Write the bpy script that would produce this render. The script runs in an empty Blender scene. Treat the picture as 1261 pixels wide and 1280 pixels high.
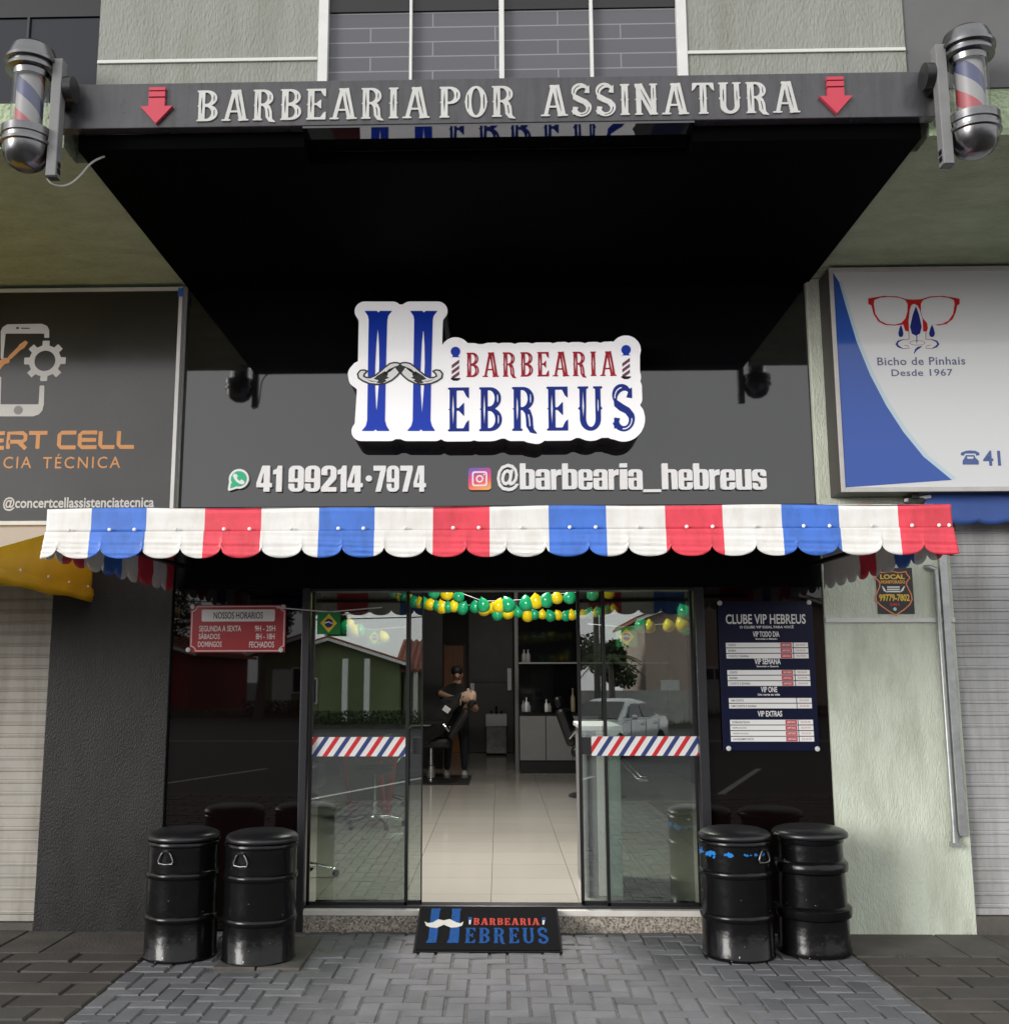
import bpy, bmesh, math, random
import numpy as np
from mathutils import Vector, Matrix
random.seed(7)
R_ = math.radians
S = bpy.context.scene
COL = S.collection

# ------------------------------------------------------------------ camera
FPX, PITCH, YAW, ROLL, CXP = 1310.49, R_(8.994), R_(-1.4), R_(-.106), 590.6
D, EYE = 7.0218, 1.6
cy_, sy_ = math.cos(YAW), math.sin(YAW)
fw = Vector((sy_*math.cos(PITCH), cy_*math.cos(PITCH), math.sin(PITCH)))
r0 = Vector((cy_, -sy_, 0)); u0 = r0.cross(fw)
rt = r0*math.cos(ROLL) + u0*math.sin(ROLL); up = u0*math.cos(ROLL) - r0*math.sin(ROLL)
cam = bpy.data.cameras.new("camera"); camo = bpy.data.objects.new("camera", cam); COL.objects.link(camo)
camo.matrix_world = Matrix(((rt.x, up.x, -fw.x, 0), (rt.y, up.y, -fw.y, -D), (rt.z, up.z, -fw.z, EYE), (0, 0, 0, 1)))
cam.sensor_fit = 'HORIZONTAL'; cam.sensor_width = 36; cam.lens = 36*FPX/1261
cam.shift_x = (630.5-CXP)/1261; cam.clip_start = .05; cam.clip_end = 900
S.camera = camo

# ------------------------------------------------------------------ sky, sun, exposure
SUN_EL, SUN_AZ = 12, 231          # azimuth clockwise from +Y: low bright patch of the overcast, behind and left of the photographer
CLOUD = 6.3
w = bpy.data.worlds.new("World"); S.world = w; w.use_nodes = True
nt = w.node_tree; bg = nt.nodes['Background']
sk = nt.nodes.new('ShaderNodeTexSky'); sk.sky_type = 'NISHITA'; sk.sun_disc = False
sk.sun_elevation = R_(SUN_EL); sk.sun_rotation = R_(SUN_AZ); sk.dust_density = 4; sk.air_density = 1.2
hs = nt.nodes.new('ShaderNodeHueSaturation'); hs.inputs['Saturation'].default_value = .16
nt.links.new(sk.outputs[0], hs.inputs['Color']); 
cl = nt.nodes.new('ShaderNodeMix'); cl.data_type = 'RGBA'; cl.inputs['Factor'].default_value = .82      # cloud cover over the clear sky
cl.inputs['B'].default_value = (CLOUD, CLOUD*1.005, CLOUD*1.02, 1); nt.links.new(hs.outputs[0], cl.inputs['A']); nt.links.new(cl.outputs['Result'], bg.inputs[0])
bg.inputs[1].default_value = .15
sl = bpy.data.lights.new("sun", 'SUN'); sl.energy = 1.5; sl.angle = R_(22); sl.color = (1, .975, .94)
so = bpy.data.objects.new("sun", sl); COL.objects.link(so)
az, el = R_(SUN_AZ), R_(SUN_EL)
sd = Vector((math.sin(az)*math.cos(el), math.cos(az)*math.cos(el), math.sin(el)))
so.rotation_euler = sd.to_track_quat('Z', 'Y').to_euler(); so.location = sd*60
S.view_settings.view_transform = 'Standard'; S.view_settings.look = 'None'
S.view_settings.exposure = .62; S.view_settings.gamma = 1
S.cycles.max_bounces = 10; S.cycles.transparent_max_bounces = 16; S.cycles.glossy_bounces = 5

# ------------------------------------------------------------------ helpers
def at(x, y, Y=0.):
    "point of the plane Y=const that the photo shows at pixel (x, y)"
    d = rt*((x-CXP)/FPX) - up*((y-640)/FPX) + fw
    t = (Y+D)/d.y
    return Vector((d.x*t, Y, EYE+d.z*t))
def onfloor(x, y, Z=0.):
    d = rt*((x-CXP)/FPX) - up*((y-640)/FPX) + fw
    t = (Z-EYE)/d.z
    return Vector((d.x*t, -D+d.y*t, Z))
def xz(px, Y=0.):
    return [(lambda p: (p.x, p.z))(at(a, b, Y)) for a, b in px]

MATS = {}
def M(name, col, rough=.5, metal=0., ior=1.5, bump=None, var=None, coat=0., stretch=(1, 1, 1), spec=.5, grime=None):
    if name in MATS: return MATS[name]
    m = bpy.data.materials.new(name); m.use_nodes = True; MATS[name] = m
    n = m.node_tree; b = n.nodes['Principled BSDF']
    b.inputs['Base Color'].default_value = (*col, 1); b.inputs['Roughness'].default_value = rough
    b.inputs['Metallic'].default_value = metal; b.inputs['IOR'].default_value = ior
    b.inputs['Specular IOR Level'].default_value = spec
    if coat: b.inputs['Coat Weight'].default_value = coat; b.inputs['Coat Roughness'].default_value = .05
    tc = n.nodes.new('ShaderNodeTexCoord'); mp = n.nodes.new('ShaderNodeMapping'); mp.inputs['Scale'].default_value = stretch
    n.links.new(tc.outputs['Object'], mp.inputs[0])
    if var:
        sc, amt = var[:2]
        t = n.nodes.new('ShaderNodeTexNoise'); t.inputs['Scale'].default_value = sc; t.inputs['Detail'].default_value = 8
        t.inputs['Roughness'].default_value = .65
        n.links.new(mp.outputs[0], t.inputs['Vector'])
        r = n.nodes.new('ShaderNodeValToRGB')
        r.color_ramp.elements[0].position = .3; r.color_ramp.elements[1].position = .72
        r.color_ramp.elements[0].color = (*[c*(1-amt) for c in col], 1)
        r.color_ramp.elements[1].color = (*[min(1, c*(1+amt)) for c in (var[2] if len(var) > 2 else col)], 1)
        n.links.new(t.outputs['Fac'], r.inputs[0]); n.links.new(r.outputs[0], b.inputs['Base Color'])
        rr = n.nodes.new('ShaderNodeMapRange'); rr.inputs['To Min'].default_value = max(0, rough*.8); rr.inputs['To Max'].default_value = min(1, rough*1.25)
        n.links.new(t.outputs['Fac'], rr.inputs['Value']); n.links.new(rr.outputs[0], b.inputs['Roughness'])
    if grime:
        src = b.inputs['Base Color'].links[0].from_socket if b.inputs['Base Color'].links else None
        m2 = n.nodes.new('ShaderNodeMapping'); m2.inputs['Scale'].default_value = grime[2] if len(grime) > 2 else (1, 1, .12); n.links.new(tc.outputs['Object'], m2.inputs[0])
        t = n.nodes.new('ShaderNodeTexNoise'); t.inputs['Scale'].default_value = grime[0]; t.inputs['Detail'].default_value = 10; t.inputs['Roughness'].default_value = .7; n.links.new(m2.outputs[0], t.inputs['Vector'])
        r = n.nodes.new('ShaderNodeValToRGB'); r.color_ramp.elements[0].position = .36; r.color_ramp.elements[1].position = .56
        k = 1-grime[1]; r.color_ramp.elements[0].color = (k, k*.98, k*.94, 1); r.color_ramp.elements[1].color = (1, 1, 1, 1); n.links.new(t.outputs['Fac'], r.inputs[0])
        mx = n.nodes.new('ShaderNodeVectorMath'); mx.operation = 'MULTIPLY'; n.links.new(r.outputs[0], mx.inputs[1])
        if src: n.links.new(src, mx.inputs[0])
        else: mx.inputs[0].default_value = col
        n.links.new(mx.outputs[0], b.inputs['Base Color'])
    if bump:
        sc, st = bump[:2]
        t = n.nodes.new('ShaderNodeTexNoise'); t.inputs['Scale'].default_value = sc; t.inputs['Detail'].default_value = 6
        n.links.new(mp.outputs[0], t.inputs['Vector'])
        bp = n.nodes.new('ShaderNodeBump'); bp.inputs['Strength'].default_value = st; bp.inputs['Distance'].default_value = bump[2] if len(bump) > 2 else .01
        n.links.new(t.outputs['Fac'], bp.inputs['Height']); n.links.new(bp.outputs[0], b.inputs['Normal'])
    return m

def glass_mat(name, f0, tint):
    m = bpy.data.materials.new(name); m.use_nodes = True; n = m.node_tree; n.nodes.clear()
    out = n.nodes.new('ShaderNodeOutputMaterial'); mix = n.nodes.new('ShaderNodeMixShader')
    tr = n.nodes.new('ShaderNodeBsdfTransparent'); gl = n.nodes.new('ShaderNodeBsdfGlossy')
    tr.inputs[0].default_value = (*tint, 1); gl.inputs['Roughness'].default_value = 0; gl.inputs[0].default_value = (1, 1, 1, 1)
    lw = n.nodes.new('ShaderNodeLayerWeight'); lw.inputs[0].default_value = .5
    p = n.nodes.new('ShaderNodeMath'); p.operation = 'POWER'; p.inputs[1].default_value = 5
    mr = n.nodes.new('ShaderNodeMapRange'); mr.inputs['To Min'].default_value = f0; mr.inputs['To Max'].default_value = 1
    n.links.new(lw.outputs['Facing'], p.inputs[0]); n.links.new(p.outputs[0], mr.inputs['Value'])
    n.links.new(mr.outputs[0], mix.inputs[0]); n.links.new(tr.outputs[0], mix.inputs[1]); n.links.new(gl.outputs[0], mix.inputs[2])
    n.links.new(mix.outputs[0], out.inputs[0]); MATS[name] = m
    return m

class MB:
    def __init__(s): s.v = []; s.f = []; s.m = []
    def add(s, vs, fs, mi=0):
        o = len(s.v); s.v += [tuple(v) for v in vs]; s.f += [tuple(i+o for i in f) for f in fs]; s.m += [mi]*len(fs); return s
    def box(s, x0, x1, y0, y1, z0, z1, mi=0):
        return s.add([(x0,y0,z0),(x1,y0,z0),(x1,y1,z0),(x0,y1,z0),(x0,y0,z1),(x1,y0,z1),(x1,y1,z1),(x0,y1,z1)],
                     [(0,3,2,1),(4,5,6,7),(0,1,5,4),(1,2,6,5),(2,3,7,6),(3,0,4,7)], mi)
    def prism(s, poly, y0, y1, mi=0):
        "polygon in X,Z pulled along Y (convex or simply concave)"
        k = len(poly)
        vs = [(p[0], y0, p[1]) for p in poly] + [(p[0], y1, p[1]) for p in poly]
        fs = [tuple(range(k)), tuple(range(2*k-1, k-1, -1))] + [(i, (i+1) % k, k+(i+1) % k, k+i) for i in range(k)]
        return s.add(vs, fs, mi)
    def xprism(s, poly, x0, x1, mi=0):
        k = len(poly)
        vs = [(x0, p[0], p[1]) for p in poly] + [(x1, p[0], p[1]) for p in poly]
        fs = [tuple(range(k)), tuple(range(2*k-1, k-1, -1))] + [(i, (i+1) % k, k+(i+1) % k, k+i) for i in range(k)]
        return s.add(vs, fs, mi)
    def zprism(s, poly, z0, z1, mi=0):
        k = len(poly)
        vs = [(p[0], p[1], z0) for p in poly] + [(p[0], p[1], z1) for p in poly]
        fs = [tuple(range(k)), tuple(range(2*k-1, k-1, -1))] + [(i, (i+1) % k, k+(i+1) % k, k+i) for i in range(k)]
        return s.add(vs, fs, mi)
    def lathe(s, prof, cx, cy, n=32, mi=0, mat=None):
        vs = []; fs = []
        for r, z in prof:
            for i in range(n):
                a = 2*math.pi*i/n; p = Vector((r*math.cos(a), r*math.sin(a), z))
                if mat: p = mat @ p
                vs.append((p.x+cx, p.y+cy, p.z))
        for j in range(len(prof)-1):
            for i in range(n):
                fs.append((j*n+i, j*n+(i+1) % n, (j+1)*n+(i+1) % n, (j+1)*n+i))
        if prof[0][0] > 1e-5: fs.append(tuple(range(n-1, -1, -1)))
        if prof[-1][0] > 1e-5: fs.append(tuple((len(prof)-1)*n+i for i in range(n)))
        return s.add(vs, fs, mi)
    def tube(s, pts, r, n=10, mi=0):
        pts = [Vector(p) for p in pts]; vs = []; fs = []
        rr = r if isinstance(r, (list, tuple)) else [r]*len(pts)
        pn = None
        for i, p in enumerate(pts):
            t = (pts[min(i+1, len(pts)-1)] - pts[max(i-1, 0)]).normalized()
            if pn is None: pn = t.orthogonal().normalized()
            pn = (pn - t*pn.dot(t)).normalized(); q = t.cross(pn)
            for k in range(n):
                a = 2*math.pi*k/n; vs.append(p + (pn*math.cos(a)+q*math.sin(a))*rr[i])
        for i in range(len(pts)-1):
            for k in range(n): fs.append((i*n+k, i*n+(k+1) % n, (i+1)*n+(k+1) % n, (i+1)*n+k))
        fs.append(tuple(range(n-1, -1, -1))); fs.append(tuple((len(pts)-1)*n+k for k in range(n)))
        return s.add(vs, fs, mi)
    def ball(s, c, rx, ry, rz, n=16, mi=0):
        k = n//2
        return s.lathe([(math.sin(math.pi*j/k)*1.0 if 0 < j < k else 1e-6, -math.cos(math.pi*j/k)) for j in range(k+1)], c[0], c[1], n, mi,
                       Matrix.Translation((0, 0, c[2])) @ Matrix.Diagonal((rx, ry, rz, 1)))
    def xf(s, mat):
        s.v = [tuple(mat @ Vector(v)) for v in s.v]; return s

WL = {}
def meta(o, label=None, cat=None, group=None, kind=None):
    if label: o['label'] = label
    if cat: o['category'] = cat
    if group: o['group'] = group
    if kind: o['kind'] = kind
    return o
def thing(name, loc, label, cat, group=None):
    o = bpy.data.objects.new(name, None); COL.objects.link(o); o.location = loc; o.empty_display_size = .1
    WL[o.name] = Vector(loc); return meta(o, label, cat, group)
def link(name, me, parent=None):
    o = bpy.data.objects.new(name, me); COL.objects.link(o)
    if parent is not None:
        base = WL[parent.name]; me.transform(Matrix.Translation(-base)); o.parent = parent; WL[o.name] = base
    else: WL[o.name] = Vector((0, 0, 0))
    return o
def obj(name, mb, mats, parent=None, smooth=None, bevel=0, solid=0, label=None, cat=None, group=None, kind=None):
    me = bpy.data.meshes.new(name); me.from_pydata(mb.v, [], mb.f)
    for m in (mats if isinstance(mats, (list, tuple)) else [mats]): me.materials.append(m)
    me.polygons.foreach_set('material_index', mb.m)
    bm = bmesh.new(); bm.from_mesh(me); bmesh.ops.remove_doubles(bm, verts=bm.verts, dist=1e-6)
    bmesh.ops.recalc_face_normals(bm, faces=bm.faces); bm.to_mesh(me); bm.free()
    if smooth:
        me.shade_smooth(); me.set_sharp_from_angle(angle=R_(smooth))
    o = link(name, me, parent)
    if bevel:
        b = o.modifiers.new('bevel', 'BEVEL'); b.width = bevel; b.segments = 2; b.limit_method = 'ANGLE'; b.angle_limit = R_(35)
    if solid:
        b = o.modifiers.new('solid', 'SOLIDIFY'); b.thickness = solid; b.offset = 0
    return meta(o, label, cat, group, kind)
def origin_to(o, loc):
    "move a top-level mesh's origin to its base"
    loc = Vector(loc); o.data.transform(Matrix.Translation(-loc)); o.location = loc; WL[o.name] = loc; return o
def copy_tree(o, parent=None):
    c = o.copy(); COL.objects.link(c); WL[c.name] = WL[o.name]
    if parent is not None: c.parent = parent
    for ch in [k for k in bpy.data.objects if k.parent == o]: copy_tree(ch, c)
    return c

# ---- flat lettering ------------------------------------------------
def curve_mesh(loops, depth):
    cu = bpy.data.curves.new('c', 'CURVE'); cu.dimensions = '2D'; cu.fill_mode = 'BOTH'; cu.extrude = depth/2
    for lp in loops:
        sp = cu.splines.new('POLY'); sp.points.add(len(lp)-1)
        for p, q in zip(sp.points, lp): p.co = (q[0], q[1], 0, 1)
        sp.use_cyclic_u = True
    return _cm(cu)
def _cm(cu):
    o = bpy.data.objects.new('tmp', cu); COL.objects.link(o); bpy.context.view_layer.update()
    dg = bpy.context.evaluated_depsgraph_get(); me = bpy.data.meshes.new_from_object(o.evaluated_get(dg))
    bpy.data.objects.remove(o); bpy.data.curves.remove(cu); return me
def stand(me, Y, depth):
    "XY mesh centred on z=0 -> standing in X,Z with its front at Y-depth and its back at Y"
    me.transform(Matrix(((1,0,0,0),(0,0,-1,Y-depth/2),(0,1,0,0),(0,0,0,1))))
def shape(name, loops, Y, depth, mat, parent, **kw):
    me = curve_mesh(loops, depth); stand(me, Y, depth); me.materials.clear(); me.materials.append(mat)
    o = link(name, me, parent); return meta(o, **kw)
def text_mesh(s, x0, x1, z0, z1, depth, offset=0., spacing=1., shear=0., keep=False, align='l', zfull=None):
    cu = bpy.data.curves.new('t', 'FONT'); cu.body = s; cu.extrude = depth/2; cu.offset = offset; cu.space_character = spacing; cu.shear = shear
    cu.resolution_u = 3
    me = _cm(cu)
    n = len(me.vertices); a = np.empty(n*3, 'f'); me.vertices.foreach_get('co', a); a = a.reshape(-1, 3)
    lo, hi = a.min(0), a.max(0)
    sz = (z1-z0)/(hi[1]-lo[1]); sx = (x1-x0)/(hi[0]-lo[0])
    if keep: sx = sz*keep
    wd = (hi[0]-lo[0])*sx
    ox = {'l': x0, 'c': (x0+x1)/2-wd/2, 'r': x1-wd}[align] if keep else x0
    a[:, 0] = (a[:, 0]-lo[0])*sx+ox; a[:, 1] = (a[:, 1]-lo[1])*sz+z0
    me.vertices.foreach_set('co', a.ravel()); return me
def txt(name, s, box, Y, depth, mat, parent, **kw):
    me = text_mesh(s, *box, depth, **kw); stand(me, Y, depth); me.materials.clear(); me.materials.append(mat)
    return link(name, me, parent)
def pbox(x0, y0, x1, y1, Y=0.):
    "photo rectangle (left, top, right, bottom) -> x0, x1, z0, z1 on the plane Y"
    a = at(x0, (y0+y1)/2, Y); b = at(x1, (y0+y1)/2, Y); t = at((x0+x1)/2, y0, Y); u = at((x0+x1)/2, y1, Y)
    return a.x, b.x, u.z, t.z

# ---- distance-field glyphs -----------------------------------------
def bar(p, q, wd):
    p = np.array(p, float); q = np.array(q, float); d = q-p; d /= np.hypot(*d); n = np.array([-d[1], d[0]])*wd/2
    return [tuple(p+n), tuple(q+n), tuple(q-n), tuple(p-n)]
def arcp(cx, cz, rx, rz, a0, a1, n=14):
    return [(cx+rx*math.cos(R_(a0+(a1-a0)*i/n)), cz+rz*math.sin(R_(a0+(a1-a0)*i/n))) for i in range(n+1)]
def half(x0, cx, cz, rx, rz): return [(x0, cz+rz)] + arcp(cx, cz, rx, rz, 90, -90) + [(x0, cz-rz)]
def stroke(pts, wd):
    pts = [np.array(p, float) for p in pts]; L = []; Rr = []
    ws = wd if isinstance(wd, (list, tuple)) else [wd]*len(pts)
    for i, p in enumerate(pts):
        t = pts[min(i+1, len(pts)-1)]-pts[max(i-1, 0)]; t /= np.hypot(*t); n = np.array([-t[1], t[0]])*ws[i]/2
        L.append(tuple(p+n)); Rr.append(tuple(p-n))
    return L+Rr[::-1]
def psdf(poly, X, Z):
    p = np.array(poly, float); q = np.roll(p, -1, 0); d2 = np.full(X.shape, 1e9); ins = np.zeros(X.shape, bool)
    for (ax, az), (bx, bz) in zip(p, q):
        ex, ez = bx-ax, bz-az; l2 = ex*ex+ez*ez
        if l2 < 1e-14: continue
        t = np.clip(((X-ax)*ex+(Z-az)*ez)/l2, 0, 1)
        d2 = np.minimum(d2, (X-ax-t*ex)**2+(Z-az-t*ez)**2)
        if abs(ez) > 1e-12:
            c = ((az > Z) != (bz > Z)) & (X < (bx-ax)*(Z-az)/ez+ax); ins ^= c
    d = np.sqrt(d2); return np.where(ins, -d, d)
def field(ops, X, Z):
    f = np.full(X.shape, 1e3)
    for sg, poly in ops:
        d = psdf(poly, X, Z); f = np.minimum(f, d) if sg == '+' else np.maximum(f, -d)
    return f
def contour(f, xs, zs, tol):
    ins = f < 0; J, I = f.shape; pt = {}; adj = {}
    def ep(k):
        if k in pt: return
        t, i, j = k
        a = f[j, i]; b = f[j, i+1] if t == 'h' else f[j+1, i]; u = a/(a-b)
        pt[k] = (xs[i]+u*(xs[i+1]-xs[i]), zs[j]) if t == 'h' else (xs[i], zs[j]+u*(zs[j+1]-zs[j]))
    c = ins[:-1, :-1].astype(int)+ins[:-1, 1:]*2+ins[1:, 1:]*4+ins[1:, :-1]*8
    T = {1:'lb',2:'br',3:'lr',4:'rt',6:'bt',7:'lt',8:'lt',9:'bt',11:'rt',12:'lr',13:'br',14:'lb',5:'lbrt',10:'lbrt'}
    for j, i in zip(*np.nonzero((c > 0) & (c < 15))):
        key = {'b': ('h', i, j), 't': ('h', i, j+1), 'l': ('v', i, j), 'r': ('v', i+1, j)}
        s = T[c[j, i]]
        for a, b in zip(s[::2], s[1::2]):
            a, b = key[a], key[b]; ep(a); ep(b); adj.setdefault(a, []).append(b); adj.setdefault(b, []).append(a)
    loops = []; seen = set()
    for k in adj:
        if k in seen: continue
        lp = [k]; seen.add(k); cur = k
        while True:
            nx = [n for n in adj[cur] if n not in seen]
            if not nx: break
            cur = nx[0]; seen.add(cur); lp.append(cur)
        P = [pt[q] for q in lp]
        if len(P) < 6: continue
        loops.append(rdp(P, tol))
    return [l for l in loops if len(l) > 2]
def rdp(P, tol):
    n = len(P); h = n//2
    def go(A):
        if len(A) < 3: return A[:-1]
        a, b = np.array(A[0]), np.array(A[-1]); d = b-a; L = np.hypot(*d) or 1
        Q = np.array(A[1:-1])-a; ds = abs(Q[:, 0]*d[1]-Q[:, 1]*d[0])/L; k = int(ds.argmax())
        if ds[k] < tol: return [A[0]]
        return go(A[:k+2])+go(A[k+1:])
    return go(P[:h+1])+go(P[h:]+[P[0]])
def trace(ops, grow=0., res=None):
    allp = np.array([p for s, q in ops if s == '+' for p in q]); lo = allp.min(0)-grow; hi = allp.max(0)+grow
    h = res or (hi[1]-lo[1])/60; lo -= 2*h; hi += 2*h
    xs = np.arange(lo[0], hi[0]+h, h); zs = np.arange(lo[1], hi[1]+h, h); X, Z = np.meshgrid(xs, zs)
    return contour(field(ops, X, Z)-grow+1e-7, xs, zs, h*.12)
ST = .17
def stem(x, wd=ST, slit=True, z0=0, z1=1):
    o = [('+', bar((x, z0), (x, z1), wd)), ('+', bar((x-wd/2-.04, z0+.025), (x+wd/2+.04, z0+.025), .05)),
         ('+', bar((x-wd/2-.04, z1-.025), (x+wd/2+.04, z1-.025), .05)), ('+', [(x-wd/2-.035, .5), (x, .55), (x+wd/2+.035, .5), (x, .45)])]
    if slit: o.append(('-', [(x, z0+.1), (x+.022, (z0+z1)/2), (x, z1-.1), (x-.022, (z0+z1)/2)]))
    return o
G = {}
G['I'] = (.3, stem(.15))
G['B'] = (.6, [('+', half(.1, .3, .745, .26, .255)), ('+', half(.1, .3, .265, .28, .265)), ('-', half(.2, .27, .745, .135, .185)), ('-', half(.2, .27, .265, .145, .195)),
               ('-', arcp(.475, .745, .016, .11, 0, 360)), ('-', arcp(.49, .265, .016, .12, 0, 360))] + stem(.15))
G['P'] = (.58, [('+', half(.1, .3, .72, .26, .28)), ('-', half(.2, .27, .72, .135, .21)), ('-', arcp(.475, .72, .016, .12, 0, 360))] + stem(.15))
G['R'] = (.64, [('+', half(.1, .3, .735, .26, .265)), ('-', half(.2, .27, .735, .135, .195)), ('-', arcp(.475, .735, .016, .11, 0, 360)),
               ('+', stroke([(.3, .5), (.4, .44), (.44, .3), (.45, .12), (.5, 0), (.62, -.06)], [.07, .15, .17, .17, .12, .02])),
               ('-', stroke([(.42, .38), (.445, .25), (.455, .1)], .03))] + stem(.15))
G['E'] = (.56, stem(.15) + [('+', bar((.1, .965), (.5, .965), .07)), ('+', [(.36, 1), (.54, 1), (.54, .74), (.47, .8), (.42, .9)]),
               ('+', bar((.1, .035), (.5, .035), .07)), ('+', [(.36, 0), (.54, 0), (.54, .26), (.47, .2), (.42, .1)]),
               ('+', bar((.2, .5), (.36, .5), .06)), ('+', [(.42, .66), (.42, .34), (.34, .42), (.26, .5), (.34, .58)])])
G['A'] = (.72, [('+', bar((.12, 0), (.33, 1), .1)), ('+', bar((.57, 0), (.4, 1), .2)), ('+', bar((.19, .3), (.5, .3), .06)),
               ('+', bar((0, .025), (.24, .025), .05)), ('+', bar((.44, .025), (.72, .025), .05)), ('+', bar((.24, .97), (.5, .97), .06)),
               ('-', stroke([(.555, .1), (.48, .5), (.415, .9)], [.01, .045, .01]))])
G['N'] = (.66, stem(.13, .13, False) + stem(.53, .13, False) + [('+', bar((.12, .98), (.52, .02), .2)), ('-', stroke([(.18, .84), (.33, .5), (.47, .16)], [.01, .045, .01])),
               ('-', stroke([(.53, .4), (.53, .7), (.53, .92)], [.01, .03, .01]))])
G['O'] = (.58, [('+', arcp(.29, .5, .28, .51, 0, 360, 36)), ('-', arcp(.29, .5, .12, .44, 0, 360, 30)), ('+', [(-.01, .5), (.06, .55), (.06, .45)]), ('+', [(.59, .5), (.52, .55), (.52, .45)]),
               ('-', arcp(.088, .5, .02, .26, 0, 360)), ('-', arcp(.492, .5, .02, .26, 0, 360))])
_s = arcp(.28, .745, .2, .225, 20, 200, 14) + [(.12, .6), (.24, .51), (.38, .44)] + arcp(.28, .25, .2, .22, 20, -165, 14)
G['S'] = (.56, [('+', stroke(_s, [.07, .08] + [.08 + .1*math.sin(math.pi*i/12) for i in range(13)] + [.16, .17, .16] + [.16-.04*math.sin(math.pi*i/14) for i in range(15)])),
               ('+', [(.36, .74), (.5, .72), (.5, .98), (.42, .9)]), ('+', [(.2, .27), (.05, .29), (.05, .02), (.14, .12)]), ('-', stroke(_s[6:14], .028)), ('-', stroke(_s[19:28], .028))])
G['T'] = (.6, stem(.3) + [('+', bar((.04, .965), (.56, .965), .07)), ('+', [(.18, 1), (.02, 1), (.0, .72), (.08, .82)]), ('+', [(.42, 1), (.58, 1), (.6, .72), (.52, .82)])])
G['U'] = (.64, [('+', [(.065, .98), (.065, .3)] + arcp(.32, .26, .255, .27, 180, 360) + [(.575, .98), (.445, .98)] + arcp(.33, .27, .115, .19, 0, -180) + [(.235, .98)]),
               ('+', bar((.02, .975), (.28, .975), .05)), ('+', bar((.4, .975), (.62, .975), .05)), ('-', [(.15, .28), (.172, .55), (.15, .9), (.128, .55)]),
               ('-', [(.51, .28), (.526, .55), (.51, .9), (.494, .55)]), ('+', [(.02, .5), (.08, .55), (.08, .45)]), ('+', [(.62, .5), (.56, .55), (.56, .45)])])
def lay(s, box, gap=.09, space=.3):
    "list of (letter, ops in X,Z) filling the box"
    x0, x1, z0, z1 = box; adv = []; x = 0
    for ch in s:
        if ch == ' ': x += space; continue
        adv.append((ch, x)); x += G[ch][0]+gap
    tot = x-gap; sx = (x1-x0)/tot; sz = z1-z0
    return [(ch, [(sg, [(x0+(a+p[0])*sx, z0+p[1]*sz) for p in poly]) for sg, poly in G[ch][1]]) for ch, a in adv]

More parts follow.
